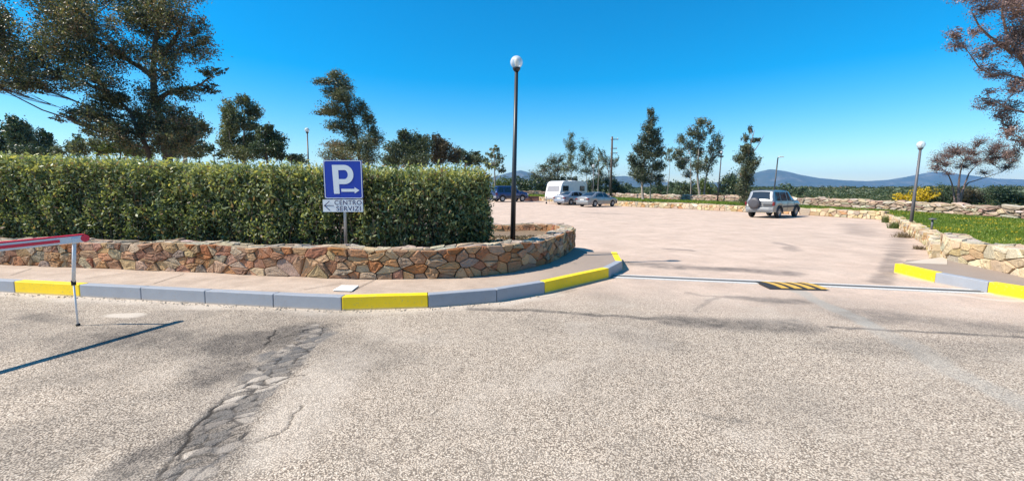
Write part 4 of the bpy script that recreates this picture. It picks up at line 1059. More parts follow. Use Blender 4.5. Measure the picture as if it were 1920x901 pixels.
def sphere_prof(r, n=10, z0=0, a0=-.5, a1=.5): return [(max(.001, r*math.cos(math.pi*(a0+(a1-a0)*i/n))), z0+r*math.sin(math.pi*(a0+(a1-a0)*i/n))) for i in range(n+1)]
def lamp(label, base, H, r0, r1, rg_, lean=(0, 0), mat='black', head='globe'):
    root = empty("street_lamp", base, 0, label, "street lamp", "lamp posts of the car park")
    top = Vector((lean[0], lean[1], H-2*rg_-.04))
    b = MB(); b.tube([Vector((0, 0, -.1)), top*.35, top*.36, top], [r0, r0*.9, r0*.86, r1], 14); b.build("pole", M[mat], root, smooth=True)
    if head == 'globe':
        c = MB(); c.lathe([(.001, -.03), (r1*1.3, -.03), (r1*2.1, .02), (r1*2.1, .05), (.001, .05)], top, n=16); c.build("collar", M[mat], root, smooth=False)
        g = MB(); g.lathe(sphere_prof(rg_, 14, rg_+.03, -.48, .5), top, n=24); go = g.build("globe", M['globe'], root, smooth=True)
        k = MB(); k.lathe([(.001, .03), (.03, .04), (.03, .1), (.05, .15), (.05, .22), (.03, .26), (.001, .27)], top, n=12); k.build("bulb", M['bulb'], go, smooth=True)
    else:
        c = MB(); c.tube([top, top+Vector((.0, -.02, .08)), top+Vector((.18, -.05, .10))], [r1, r1*.9, r1*.8], 8); c.build("arm", M[mat], root)
        h = MB(); h.box(top+Vector((.22, -.05, .11)), (.40, .18, .07)); h.build("lamp_head", M['cover'], root, bevel=.03)
    return root
bs = A(961, 452, 9.75)
tp = A(968.5, 104, 9.75)
lamp("tall black lamp post with clear globe, rising from the planter at the hedge's right end", (bs.x, 9.75, .5), tp.z-.5, .062, .040, .135, (tp.x-bs.x, 0))
def lamp_px(label, px, pyt, Y, z0, pxb=None, mat='black', head='globe', r0=.06, rg_=.14):
    t = A(px, pyt, Y); b_x = A(pxb if pxb else px, 358, Y).x
    lamp(label, (b_x, Y, z0), t.z-z0, r0, r0*.7, rg_, (t.x-b_x, 0), mat, head)
lamp_px("black lamp post with globe rising behind the hedge left of the parking sign", 575.5, 239, 27, .1, 579)
lamp_px("small far globe lamp showing just above the hedge beside the dark tree", 527, 276, 42, .2, 528, r0=.05)
lamp_px("leaning grey lamp post with white globe on the flowery lawn at the right", 1727.5, 264, 18.5, .33, 1714.5, 'grey_post', r0=.065, rg_=.15)
lamp_px("thin slanting lamp post with flat head behind the silver off-roader", 1459, 289, 34, .33, 1450, 'black', 'flat', .06)
lamp_px("thin dark lamp post between the sparse tree and the ivy-clad tree", 1353, 283, 42, .33, 1346, 'black', 'globe', .07, .12)
lamp_px("far small globe lamp seen above the caravan's right end", 1113, 308, 55, .5, 1113, 'grey_post', 'globe', .06, .22)

# wooden utility pole
b0 = A(1145, 366, 56); t0 = A(1148, 256, 56)
root = empty("utility_pole", (b0.x, 56, .5), 0, "tall dark wooden utility pole with short crossarms behind the saloon cars", "utility pole")
M['wood'] = flat("dark_pole_wood", (.09, .065, .05), .9, var=.3, scale=3)
b = MB(); tv = Vector((t0.x-b0.x, 0, t0.z-.5)); b.tube([Vector((0, 0, -.2)), tv], [.16, .11], 10); b.build("pole", M['wood'], root, smooth=True)
for dz, w in ((.35, 1.0), (1.5, .8), (2.1, .9)):
    c = MB(); c.box(tv+Vector((w*.3, 0, -dz)), (w, .09, .09)); arm = c.build("crossarm", M['wood'], root)
    for sx in (-.1, .7):
        i_ = MB(); i_.lathe([(.001, .045), (.05, .045), (.07, .10), (.04, .14), (.001, .2)], tv+Vector((w*sx, 0, -dz)), n=8); i_.build("insulator", M['cover'], arm)

# bollard light on the lawn
c0 = G(1746, 434, .33)
root = empty("garden_light", c0, 0, "short dark garden light post on the lawn near the low wall", "garden light")
b = MB(); b.tube([(0, 0, -.05), (0, 0, .40)], [.028, .028], 10); b.build("post", M['grey_post'], root, smooth=True)
b = MB(); b.lathe([(.001, .0), (.10, .01), (.11, .03), (.07, .055), (.001, .06)], (0, 0, .40), n=14); b.build("lamp_head", M['grey_post'], root, smooth=True)

# ------------------------------------------------------------------ parking sign
SY = 7.95
M['galv'] = flat("galvanised_steel", (.42, .43, .44), .45, .75, .15, 30)
M['blue'] = flat("sign_blue", (.010, .038, .36), .35, var=.06, scale=3)
M['signw'] = flat("sign_white", (.72, .74, .76), .4, var=.05, scale=5)
M['signblk'] = flat("sign_lettering", (.02, .03, .12), .5)
def SP(px, py, dy=0): p = A(px, py, SY); return Vector((p.x, SY-dy, p.z))
pb = SP(646, 458); root = empty("parking_sign", (pb.x, SY, .5), 0, "blue parking sign with white P and arrow, smaller white plate below, on a grey post", "road sign")
RO = Vector((pb.x, SY, .5))
top_l = SP(643, 302)
b = MB(); b.tube([Vector((0, .045, -.2)), Vector((top_l.x-RO.x, .045, top_l.z-RO.z))], [.03, .03], 12); b.build("post", M['galv'], root, smooth=True)
def rrect(x0, z0, x1, z1, r, y, n=5):
    pts = []
    for cx, cz, a0 in ((x1-r, z1-r, 0), (x0+r, z1-r, 90), (x0+r, z0+r, 180), (x1-r, z0+r, 270)):
        for i in range(n+1): a = R(a0+90*i/n); pts.append(Vector((cx+r*math.cos(a), y, cz+r*math.sin(a))))
    return pts
def plate(mb, pts, th):
    n = len(pts); mb.add(pts+[p+Vector((0, th, 0)) for p in pts], [list(range(n)), list(range(n, 2*n))[::-1]]+[(i, (i+1) % n, n+(i+1) % n, n+i) for i in range(n)])
tl = SP(605.5, 300)-RO; br = SP(681, 372.5)-RO
X0, X1, Z1, Z0 = tl.x, br.x, tl.z, br.z; sw = X1-X0; sh_ = Z1-Z0
b = MB(); plate(b, rrect(X0, Z0, X1, Z1, .04, -.004), .022); panel = b.build("parking_panel", M['blue'], root)
# white border line
b = MB(); o1 = rrect(X0+.008, Z0+.008, X1-.008, Z1-.008, .035, -.007); o2 = rrect(X0+.02, Z0+.02, X1-.02, Z1-.02, .028, -.007); n = len(o1)
b.add(o1+o2, [(i, (i+1) % n, n+(i+1) % n, n+i) for i in range(n)]); b.build("border", M['signw'], panel)
# P from stem and bowl
def SX(px): return X0+(px-605.5)/75.5*sw
def SZ(py): return Z1-(py-300)/72.5*sh_
b = MB(); y_ = -.008
def strip(pts_o, pts_i):
    for i in range(len(pts_o)-1): b.face([pts_o[i], pts_o[i+1], pts_i[i+1], pts_i[i]])
b.face([Vector((SX(622.5), y_, SZ(309))), Vector((SX(634.5), y_, SZ(309))), Vector((SX(635.5), y_, SZ(363))), Vector((SX(624.5), y_, SZ(363)))])
cx_, cz_ = 646, 327; oo_, ii_ = [], []
oo_.append(Vector((SX(634.5), y_, SZ(309)))); ii_.append(Vector((SX(634.6), y_, SZ(319))))
for i in range(17):
    a = R(90-180*i/16); oo_.append(Vector((SX(cx_+18*math.cos(a)), y_, SZ(cz_-18*math.sin(a))))); ii_.append(Vector((SX(cx_+7*math.cos(a)), y_, SZ(cz_-8.5*math.sin(a)))))
oo_.append(Vector((SX(635), y_, SZ(345)))); ii_.append(Vector((SX(634.9), y_, SZ(335.5))))
strip(oo_, ii_); b.build("letter_p", M['signw'], panel)
b = MB(); b.face([Vector((SX(x), y_, SZ(z))) for x, z in ((639, 353.8), (665, 353.8), (665, 350.5), (674.5, 356.5), (665, 362.5), (665, 359.2), (639, 359.2))]); b.build("arrow", M['signw'], panel)
tl2 = SP(605, 374)-RO; br2 = SP(681, 397)-RO
b = MB(); plate(b, rrect(tl2.x, br2.z, br2.x, tl2.z, .006, -.004), .02); pl2 = b.build("direction_panel", M['signw'], root)
x0, z1 = tl2.x, tl2.z; pw = (br2.x-tl2.x)/76; ph = (tl2.z-br2.z)/23
def QX(px): return x0+(px-605)*pw
def QZ(py): return z1-(py-374)*ph
b = MB()
def bar(p, q, w):
    p = Vector(p); q = Vector(q); d = (q-p).normalized(); s = Vector((-d.z, 0, d.x))*w/2; b.face([p-s, q-s, q+s, p+s])
bar((QX(609), -.0075, QZ(385.3)), (QX(626), -.0075, QZ(385.3)), .014); bar((QX(607.5), -.0080, QZ(385.8)), (QX(618), -.0080, QZ(377)), .014); bar((QX(607.5), -.0085, QZ(384.8)), (QX(618), -.0085, QZ(394)), .014)
b.build("arrow", M['signblk'], pl2, recalc=False)
def text(s, x_l, x_r, z_b, z_t, mat, parent, y):
    cu = bpy.data.curves.new("txt", 'FONT'); cu.body = s; cu.size = 1; cu.offset = .012; cu.space_character = 1.1
    to = bpy.data.objects.new("txt", cu); COL.objects.link(to); bpy.context.view_layer.update()
    me = bpy.data.meshes.new_from_object(to.evaluated_get(bpy.context.evaluated_depsgraph_get())); bpy.data.objects.remove(to)
    v = np.array([x.co[:] for x in me.vertices]); mn, mx = v.min(0), v.max(0)
    for x in me.vertices:
        a = (x.co.x-mn[0])/(mx[0]-mn[0]); c_ = (x.co.y-mn[1])/(mx[1]-mn[1]); x.co = (x_l+(x_r-x_l)*a, y, z_b+(z_t-z_b)*c_)
    me.name = "lettering"; return link("lettering", me, mat, parent)
text("CENTRO", QX(627.5), QX(679), QZ(384), QZ(375.3), M['signblk'], pl2, -.008)
text("SERVIZI", QX(630.5), QX(677), QZ(395.3), QZ(386.3), M['signblk'], pl2, -.008)
for z_ in (SZ(315), SZ(360), QZ(385)):
    b = MB(); b.tube([(top_l.x-RO.x, .045, z_-.015), (top_l.x-RO.x, .045, z_+.015)], [.036, .036], 12); b.box((top_l.x-RO.x, .022, z_), (.12, .008, .03)); b.build("bracket", M['galv'], root)

# ------------------------------------------------------------------ barrier boom
M['bwhite'] = flat("boom_white_paint", (.72, .72, .73), .35, var=.08, scale=5)
M['bred'] = flat("boom_red_reflective", (.78, .02, .06), .4, var=.1, scale=20)
M['blackrub'] = flat("black_rubber", (.015, .015, .016), .7)
ft = G(146.5, 610); tip = A(157, 444, ft.y+.02)
bd = Vector((-.262, -.965, -.022)).normalized()
root = empty("barrier_boom", (ft.x, ft.y, 0), 0, "white and red barrier boom resting on a thin white support leg at the left", "barrier")
tz_ = A(135, 447, ft.y).z; tp0 = Vector((tip.x-ft.x, .02, tz_-.0))
Lb = 4.2; ang = math.atan2(bd.y, bd.x)
BT = Matrix.Rotation(math.asin(.022), 3, 'Y')
b = MB(); cen_ = tp0+bd*(Lb/2); b.box(cen_, (Lb, .045, .085), ang, tilt=BT); bm_ = b.build("boom", M['bwhite'], root, bevel=.008)
side = Vector((-bd.y, bd.x, 0))           # towards +x
for s in (1, -1):
    for a0, L_ in ((.25, .55), (1.45, .6), (2.6, .6)):
        c = MB(); c.box(tp0+bd*(a0+L_/2)+side*s*.0245, (L_, .004, .035), ang, tilt=BT); c.build("red_band", M['bred'], bm_)
c = MB(); c.box(tp0+bd*(Lb/2)+Vector((0, 0, .050)), (Lb, .050, .016), ang, tilt=BT); c.build("red_top_strip", M['bred'], bm_, bevel=.004)
c = MB(); c.lathe([(.001, -.028), (.044, -.028), (.048, 0), (.044, .028), (.001, .028)], (0, 0, 0), 'Y', 18); e = c.build("end_cap", M['bred'], bm_, smooth=False); e.location = tp0+Vector((0, 0, .004)); e.rotation_euler = (0, 0, ang)
lt = tp0+bd*.10+Vector((0, 0, -.04)); 
c = MB(); c.tube([lt, Vector((0, 0, .50)).lerp(lt, .1)], [.019, .019], 10); leg = c.build("support_leg", M['bwhite'], root, smooth=True)
p1 = Vector((0, 0, .50)).lerp(lt, .1)
c = MB(); c.tube([p1, Vector((0, 0, .03))], [.010, .010], 8); c.build("inner_tube", M['bwhite'], leg, smooth=True)
c = MB(); c.tube([p1+Vector((0, 0, .03)), p1-Vector((0, 0, .03))], [.024, .024], 10); c.build("clamp", M['blackrub'], leg)
c = MB(); c.lathe([(.001, 0), (.024, 0), (.024, .02), (.014, .03), (.001, .03)], (0, 0, 0), n=12); c.build("foot", M['blackrub'], leg)
c = MB(); c.box(lt+Vector((0, 0, .03)), (.07, .07, .07), ang); c.build("bracket", M['bwhite'], leg, bevel=.01)

# ------------------------------------------------------------------ gate rail and cable ramp
ga, gb = G(1150, 517.5), G(1852, 548); gd = (gb-ga).normalized(); gs = Vector((-gd.y, gd.x, 0)); gL = (gb-ga).length; gm = (ga+gb)/2; gan = math.atan2(gd.y, gd.x)
M['steel'] = flat("worn_channel_steel", (.17, .16, .15), .8, .0, .3, 12)
M['linew'] = flat("worn_white_paint", (.60, .58, .54), .7, var=.12, scale=25, dirt=((.32, .28, .24), .7))
root = empty("gate_rail", gm, gan, "straight steel gate rail with white painted edges set across the car park entrance", "gate rail")
b = MB(); b.box((0, 0, .006), (gL, .17, .012)); b.box((0, .0, .018), (gL, .03, .016)); b.box((0, .05, .014), (gL, .012, .010)); b.box((0, -.05, .014), (gL, .012, .010)); b.build("steel_channel", M['steel'], root)
for s, w in ((1, .065), (-1, .09)):
    b = MB(); b.box((0, s*(.086+w/2), .0065), (gL, w, .017)); b.build("painted_edge", M['linew'], root)
q0, q1, q2, q3 = G(1436, 540.5, .02), G(1546, 543, .02), G(1514, 527.5, .03), G(1424, 526, .03)
cm = (q0+q1+q2+q3)/4; cm.z = .0
ux = (q1-q0).normalized(); ux.z = 0; Lr = 1.02*((q1-q0).length+(q2-q3).length)/2; Wr = .60
ran = math.atan2(ux.y, ux.x)
root = empty("cable_ramp", cm, ran, "short black and yellow striped rubber ramp lying over the gate rail", "rubber ramp")
M['rub'] = flat("black_ramp_rubber", (.025, .024, .024), .75, var=.3, scale=30)
M['rampy'] = flat("ramp_yellow", (.62, .36, .05), .55, var=.15, scale=20, dirt=((.25, .17, .06), .5))
shear = .0
cu_ = G(1424, 526, 0)-G(1436, 540.5, 0)
shx = cu_.dot(Vector((ux.x, ux.y, 0)))/max(.01, cu_.dot(Vector((-ux.y, ux.x, 0))))
def rp(x, y, z): return Vector((x+y*0.0, y, z))
b = MB(); cross = [(-Wr/2, .005), (-Wr/2+.02, .022), (-Wr*.16, .036), (Wr*.16, .036), (Wr/2-.02, .022), (Wr/2, .005)]
v = [rp(x, y, z) for x in (-Lr/2, Lr/2) for y, z in cross]
b.add(v, [(i, i+1, i+7, i+6) for i in range(5)]+[tuple(range(6)), tuple(range(11, 5, -1)), (0, 5, 11, 6)]); b.build("ramp_body", M['rub'], root)
for i in range(4):
    xa = -Lr/2+Lr*(.09+.235*i); w_ = Lr*.14; sl = -.12
    c = MB()
    for (y0, z0_), (y1, z1_) in zip(cross[1:-2], cross[2:-1]):
        f = lambda y: xa+sl*(y+Wr/2)/Wr+.12
        c.face([(f(y0), y0, z0_+.004), (f(y0)+w_, y0, z0_+.004), (f(y1)+w_, y1, z1_+.004), (f(y1), y1, z1_+.004)])
    c.build("yellow_stripe", M['rampy'], root)

# ------------------------------------------------------------------ vehicles
def paint(name, col, metal=.0, rough=.28):
    m, nt, b = newmat(name); n = noise(nt, 3, 4, .6, N(nt, 'ShaderNodeTexCoord').outputs['Object'])
    c = mix(nt, n, tuple(x*.93 for x in col), tuple(min(1, x*1.04) for x in col))
    sx = N(nt, 'ShaderNodeSeparateXYZ'); nt.links.new(N(nt, 'ShaderNodeTexCoord').outputs['Object'], sx.inputs[0])
    dz = math_(nt, 'ADD', sx.outputs[2], math_(nt, 'MULTIPLY', n, .3))
    c = mix(nt, ramp(nt, dz, [(.35, .18), (.65, 0)]), c, (.25, .20, .16)); nt.links.new(c, b.inputs['Base Color'])
    b.inputs['Metallic'].default_value = metal; b.inputs['Roughness'].default_value = rough; b.inputs['Coat Weight'].default_value = .6; b.inputs['Coat Roughness'].default_value = .08
    return m
M['silver'] = paint("silver_car_paint", (.29, .295, .30), .55, .32)
M['silver2'] = paint("blue_silver_car_paint", (.30, .33, .38), .55, .32)
M['bluecar'] = paint("blue_car_paint", (.022, .05, .16), .3, .3)
M['glass'] = flat("tinted_car_glass", (.018, .024, .030), .06, 0, .1, 2, .8)
M['tyre'] = flat("tyre_rubber", (.022, .021, .020), .85)
M['rim'] = flat("alloy_rim", (.45, .45, .46), .35, .7)
M['plastic'] = flat("grey_plastic_trim", (.055, .055, .058), .6)
M['ggrey'] = flat("grey_bumper", (.22, .225, .23), .5)
M['red'] = flat("red_lamp_lens", (.16, .010, .016), .2)
M['plate'] = flat("blank_number_plate", (.72, .72, .68), .4)
M['dkcover'] = flat("spare_wheel_cover", (.065, .062, .07), .5, var=.2, scale=5)
def wheel(parent, x, y, r, w, side):
    t = MB(); t.lathe([(r*.62, -w/2), (r*.9, -w/2), (r, -w*.36), (r, w*.36), (r*.9, w/2), (r*.62, w/2)], (0, 0, 0), 'Y', 28)
    wo_ = empty("wheel", (x, y, r)); wo_.parent = parent
    t.build("tyre", M['tyre'], wo_, smooth=True)
    c = MB(); s = side; c.lathe([(r*.64, s*w*.5), (r*.60, s*w*.46), (r*.56, s*w*.22), (r*.2, s*w*.25), (r*.12, s*w*.42), (.001, s*w*.44)], (0, 0, 0), 'Y', 24)
    for k_ in range(5):
        a = k_*2*math.pi/5+.3; d = Vector((math.cos(a), 0, math.sin(a))); pn = Vector((-d.z, 0, d.x))*r*.09
        y0 = Vector((0, s*w*.43, 0)); y1 = Vector((0, s*w*.46, 0))
        p = d*r*.1; q_ = d*r*.60
        c.add([p-pn+y0, p+pn+y0, q_+pn*.8+y1, q_-pn*.8+y1, p-pn+y0*.5, p+pn+y0*.5, q_+pn*.8+y0*.5, q_-pn*.8+y0*.5], [(0, 1, 2, 3), (0, 3, 7, 4), (1, 5, 6, 2), (2, 6, 7, 3)])
    c.build("rim", M['rim'], wo_)
def car(name, label, loc, heading, spec, paint_, cat="car"):
    sp = spec; W = sp['W']/2
    root = empty(name, loc, heading, label, cat, "vehicles parked in the car park")
    top = lambda x: float(np.interp(x, *zip(*sp['top']))); belt = lambda x: float(np.interp(x, *zip(*sp['belt'])))
    wid = lambda x: W*float(np.interp(x, *zip(*sp['wid'])))
    def half_top(x):
        g = max(0, top(x)-belt(x)); return wid(x)-min(sp['tumble'], g*.42)-.03
    wr = sp['wr']; xw = sp['wheels']; zb = sp['zb']
    xs = set(np.round(np.arange(sp['top'][0][0], sp['top'][-1][0]+.001, .12), 3)) | {p[0] for p in sp['top']} | {p[0] for p in sp['belt']}
    for c in xw:
        for k_ in np.linspace(-1, 1, 13): xs.add(round(c+math.sin(k_*math.pi/2)*wr*1.14, 3))
    xs = sorted(x for x in xs if sp['top'][0][0] <= x <= sp['top'][-1][0])
    def bot(x):
        z = zb
        for c in xw:
            d = abs(x-c)
            if d < wr*1.14: z = max(z, wr+math.sqrt(max(0, (wr*1.14)**2-d*d)))
        e0, e1 = xs[0], xs[-1]
        return z
    b = MB(); n = 9
    def sec(x):
        zt = top(x); be = min(belt(x), zt-.03); z0 = min(bot(x), be-.08); w = wid(x); ht = half_top(x); mid_z = max(z0+.04, z0+(be-z0)*.5)
        return [(0, z0), (w*.80, z0), (w*.97, z0+.015), (w*1.0, mid_z), (w*.975, be), (ht+.01, zt-.05), (ht-.05, zt-.005), (ht*.5, zt+.02), (0, zt+.028)]
    secs = [sec(x) for x in xs]
    for sgn in (1, -1):
        base = len(b.v)
        for x, sc in zip(xs, secs): b.v.extend((x, sgn*y, z) for y, z in sc)
        for i in range(len(xs)-1):
            for j in range(n-1):
                a = base+i*n+j; f = [a, a+1, a+n+1, a+n]; b.f.append(f if sgn > 0 else f[::-1]); b.c.append((1, 1, 1)); b.m.append(0)
        for e in (0, len(xs)-1):
            b.f.append([base+e*n+j for j in range(n)]); b.c.append((1, 1, 1)); b.m.append(0)
    body = b.build("body", paint_, root, merge=True, smooth=False)
    body.data.polygons.foreach_set('use_smooth', np.ones(len(body.data.polygons), bool))
    try: body.data.set_sharp_from_angle(angle=R(32))
    except Exception: pass
    # side windows
    def S_(x, f, s):
        sc = sec(x); a = Vector((x, sc[4][0], sc[4][1])); c = Vector((x, sc[5][0], sc[5][1])); p = a.lerp(c, f); p.y += .010; p.z += .003; p.y *= s; return p
    for s in (1, -1):
        for (xb0, xb1, xt0, xt1) in sp['win']:
            g = MB(); k_ = 6
            for i in range(k_):
                for j in range(3):
                    f0, f1 = .08+.84*j/3, .08+.84*(j+1)/3
                    X_ = lambda t, f: (xb0+(xb1-xb0)*t)*(1-f)+(xt0+(xt1-xt0)*t)*f
                    g.face([S_(X_(i/k_, f0), f0, s), S_(X_((i+1)/k_, f0), f0, s), S_(X_((i+1)/k_, f1), f1, s), S_(X_(i/k_, f1), f1, s)])
            g.build("side_window", M['glass'], root, merge=True, smooth=True)
        # door seams, sill trim, mirror, handles
        for xd in sp['seams']:
            g = MB(); g.tube([Vector((xd, s*(wid(xd)*1.0+.000), zb+.1)), Vector((xd, s*(wid(xd)*1.0+.003), (zb+belt(xd))/2)), Vector((xd, s*(wid(xd)*.978+.001), belt(xd)-.01))], [.006]*3, 4); g.build("door_seam", M['plastic'], root)
        for xd in sp['handles']:
            g = MB(); g.box((xd, s*(wid(xd)*.99+.012), belt(xd)-.10), (.16, .03, .03)); g.build("door_handle", sp.get('hmat', paint_), root, bevel=.008)
        xm = sp['mirror']; g = MB(); g.box((xm, s*(wid(xm)+.07), belt(xm)+.09), (.10, .19, .13)); g.build("wing_mirror", paint_, root, bevel=.03)
        if sp.get('trim'):
            zt_, hh, x0_, x1_ = sp['trim']; g = MB(); g.box(((x0_+x1_)/2, s*(W*1.0+.002), zt_), (x1_-x0_, .02, hh)); g.build("side_trim", M['plastic'], root, bevel=.008)
        if sp.get('rails'):
            g = MB(); y_ = s*(half_top(0)-.06); zr = sp['rails']; g.tube([(-1.75, y_, zr), (-1.7, y_, zr+.06), (.15, y_, zr+.05), (.25, y_, zr-.02)], [.018]*4, 6); g.build("roof_rail", M['plastic'], root)
        # tail and head lamps
        xr = sp['top'][0][0]; g = MB(); zt_, hh, ww = sp['tail']
        g.box((xr+.06, s*(wid(xr+.1)-ww/2+.018), zt_), (.20, ww, hh)); g.build("tail_light", M['red'], root, bevel=.015)
        xf = sp['top'][-1][0]; g = MB(); g.box((xf-.10, s*(wid(xf-.1)-.17), sp['head']), (.22, .34, .14)); g.build("headlight", M['cover'], root, bevel=.02)
        # wheels
        if sp.get('arch'):
            for c in xw:
                g = MB(); pa = [Vector((c+wr*1.17*math.cos(a), s*(wid(c+wr*1.17*math.cos(a))+.004), wr+wr*1.17*math.sin(a))) for a in np.linspace(-.15, math.pi+.15, 13)]
                g.tube(pa, [.035]*13, 6); g.build("wheel_arch", M['plastic'], root, smooth=True)
        for c in xw: wheel(root, c, s*(W-.115), wr, .21, s)
    # wheel-well and underbody
    g = MB(); g.box((0, 0, zb+.09), (sp['L']*.86, sp['W']*.55, .16)); g.build("underbody", M['plastic'], root)
    # glass front and rear
    def T_(x, f): 
        sc = sec(x); h = sc[6][0]-.02
        pts = [(-h, sc[6][1]), (-h*.5, sc[7][1]), (0, sc[8][1]), (h*.5, sc[7][1]), (h, sc[6][1])]
        y = -h+2*h*f; z = float(np.interp(y, [p[0] for p in pts], [p[1] for p in pts])); return y, z
    for nm, (xa, xb) in (("rear_window", sp['rearg']), ("windscreen", sp['frontg'])):
        g = MB(); kx, ky = 5, 6; dx = (xb-xa); za, zb_ = top(xa), top(xb); nrm = Vector((-(zb_-za), 0, dx)).normalized()
        if nrm.z < 0: nrm = -nrm
        for i in range(kx):
            for j in range(ky):
                q_ = []
                for (ii2, jj) in ((i, j), (i+1, j), (i+1, j+1), (i, j+1)):
                    x = xa+dx*ii2/kx; y, z = T_(x, .06+.88*jj/ky); q_.append(Vector((x, y, z))+nrm*.012)
                g.face(q_)
        g.build(nm, M['glass'], root, merge=True, smooth=True)
    # bumpers and plate
    xr = sp['top'][0][0]; xf = sp['top'][-1][0]; bz, bh = sp['bump']
    for xx, nm in ((xr, "rear_bumper"), (xf, "front_bumper")):
        g = MB(); s = -1 if xx < 0 else 1; hw = wid(xx)*1.0
        outl = [(0, .085), (hw*.7, .075), (hw*.97, .01), (hw*1.03, -.22), (hw*.98, -.22), (0, -.1)]
        pts = [(y, d) for y, d in outl[:4]]+[(W+.012, -.30)]
        full = [(-y, d) for y, d in pts[::-1]][:-1]+pts
        k_ = len(full); vs = []
        for z in (bz-bh/2, bz-bh/4, bz+bh/4, bz+bh/2):
            ins = 0 if abs(z-bz) < bh*.3 else .025
            vs += [(xx+s*(d-ins), y, z) for y, d in full]
        vs += [(xx-s*.05+s*min(0, d), y*.96, z) for z in (bz-bh/2, bz+bh/2) for y, d in full]
        fs = [(r*k_+i, r*k_+i+1, (r+1)*k_+i+1, (r+1)*k_+i) for r in range(3) for i in range(k_-1)]
        fs += [(3*k_+i, 3*k_+i+1, 5*k_+i+1, 5*k_+i) for i in range(k_-1)]+[(i, i+1, 4*k_+i+1, 4*k_+i) for i in range(k_-1)]
        g.add(vs, fs); g.build(nm, sp.get('bumpmat') or paint_, root, smooth=False, merge=False)
    py_, pz_ = sp['plate']; g = MB(); g.box((xr-.012-sp.get('pout', 0), py_, pz_), (.02, .50, .11)); g.build("number_plate", M['plate'], root)
    return root
SUV = dict(L=4.4, W=1.78, zb=.36, wr=.36, wheels=(-1.32, 1.32), tumble=.19,
    top=[(-2.14, 1.06), (-2.10, 1.12), (-1.93, 1.66), (-1.80, 1.72), (.10, 1.72), (.42, 1.66), (1.05, 1.13), (2.0, 1.02), (2.18, .82)],
    belt=[(-2.14, 1.02), (.9, 1.02), (1.05, 1.0), (2.0, .93), (2.18, .74)], wid=[(-2.14, .93), (-1.9, 1.0), (1.7, 1.0), (2.18, .82)],
    win=[(-1.93, -1.20, -1.72, -1.12), (-1.08, -.22, -1.02, -.26), (-.10, .86, -.12, .34)], seams=(-1.12, -.16, .92), handles=(-.95, -.02), mirror=.80,
    trim=(.70, .10, -.88, .88), rails=1.73, tail=(.90, .24, .10), head=.86, rearg=(-2.09, -1.94), frontg=(.46, 1.0), bump=(.55, .22), plate=(.50, .80), bumpmat=None)
SUV['bumpmat'] = M['ggrey']; SUV['arch'] = True
SED = dict(L=4.7, W=1.80, zb=.24, wr=.31, wheels=(-1.38, 1.40), tumble=.24,
    top=[(-2.34, .86), (-2.28, .94), (-1.72, 1.02), (-.95, 1.38), (-.3, 1.43), (.15, 1.41), (.35, 1.37), (1.12, .97), (2.1, .80), (2.34, .62)],
    belt=[(-2.34, .82), (-1.72, .93), (-.5, .92), (1.1, .87), (2.1, .74), (2.34, .56)], wid=[(-2.34, .84), (-2.0, .97), (-1.4, 1.0), (1.4, 1.0), (2.0, .94), (2.34, .74)],
    win=[(-1.42, -1.05, -.98, -.86), (-.97, -.12, -.78, -.14), (0.0, .98, -.02, .36)], seams=(-.98, -.06, 1.0), handles=(-.85, .05), mirror=.86,
    tail=(.76, .12, .24), head=.63, rearg=(-1.64, -1.0), frontg=(.42, 1.06), bump=(.45, .26), plate=(0, .70))
def vpos(px, Y, py=None):
    p = A(px, 370, Y); return (p.x, Y, zg(p.x, Y)+.01)
hd = lambda deg: R(90-deg)
suv = car("off_road_car", "silver off-roader with covered spare wheel on its tailgate, parked by the low wall", vpos(1452, 28.4), hd(53), SUV, M['silver'])
def spare(root, y, mat):
    c = MB(); c.lathe([(.001, -.21), (.18, -.215), (.31, -.20), (.355, -.15), (.36, -.02), (.34, 0), (.001, 0)], (-2.14, y, .92), 'X', 28); return c.build("spare_wheel_cover", mat, root, smooth=True)
spare(suv, .28, M['dkcover'])
c = MB(); c.box((-2.17, -.50, .83), (.05, .5, .12)); c.build("plate_recess", M['plastic'], suv)
sed = car("saloon_car", "silver saloon parked in front, its long side in full view before the low wall", vpos(1120, 43.2), hd(50), SED, M['silver'])
sed2 = car("saloon_car", "blue-grey saloon half hidden between the caravan and the front silver saloon", vpos(1075, 46.5), hd(48), SED, M['silver2'])
SUVB = dict(SUV); SUVB['bumpmat'] = M['ggrey']; SUVB['trim'] = (.56, .22, -.90, .90); SUVB['top'] = [(a, b_*1.04) for a, b_ in SUV['top']]; SUVB['rails'] = 1.79
blu = car("off_road_car", "dark blue off-roader partly hidden by the hedge and the tall lamp post", vpos(955, 51), hd(62), SUVB, M['bluecar'])
# caravan
cl_ = vpos(1062, 49.5)
CH_ = hd(47)
root = empty("caravan", cl_, CH_, "white touring caravan with big front window parked left of the two saloons", "caravan", "vehicles parked in the car park")
M['cvw'] = flat("caravan_white", (.74, .73, .70), .4, var=.06, scale=1.2, dirt=((.55, .52, .47), .4)); M['cvg'] = flat("caravan_window", (.30, .28, .27), .15, spec=.8)
W = 1.08
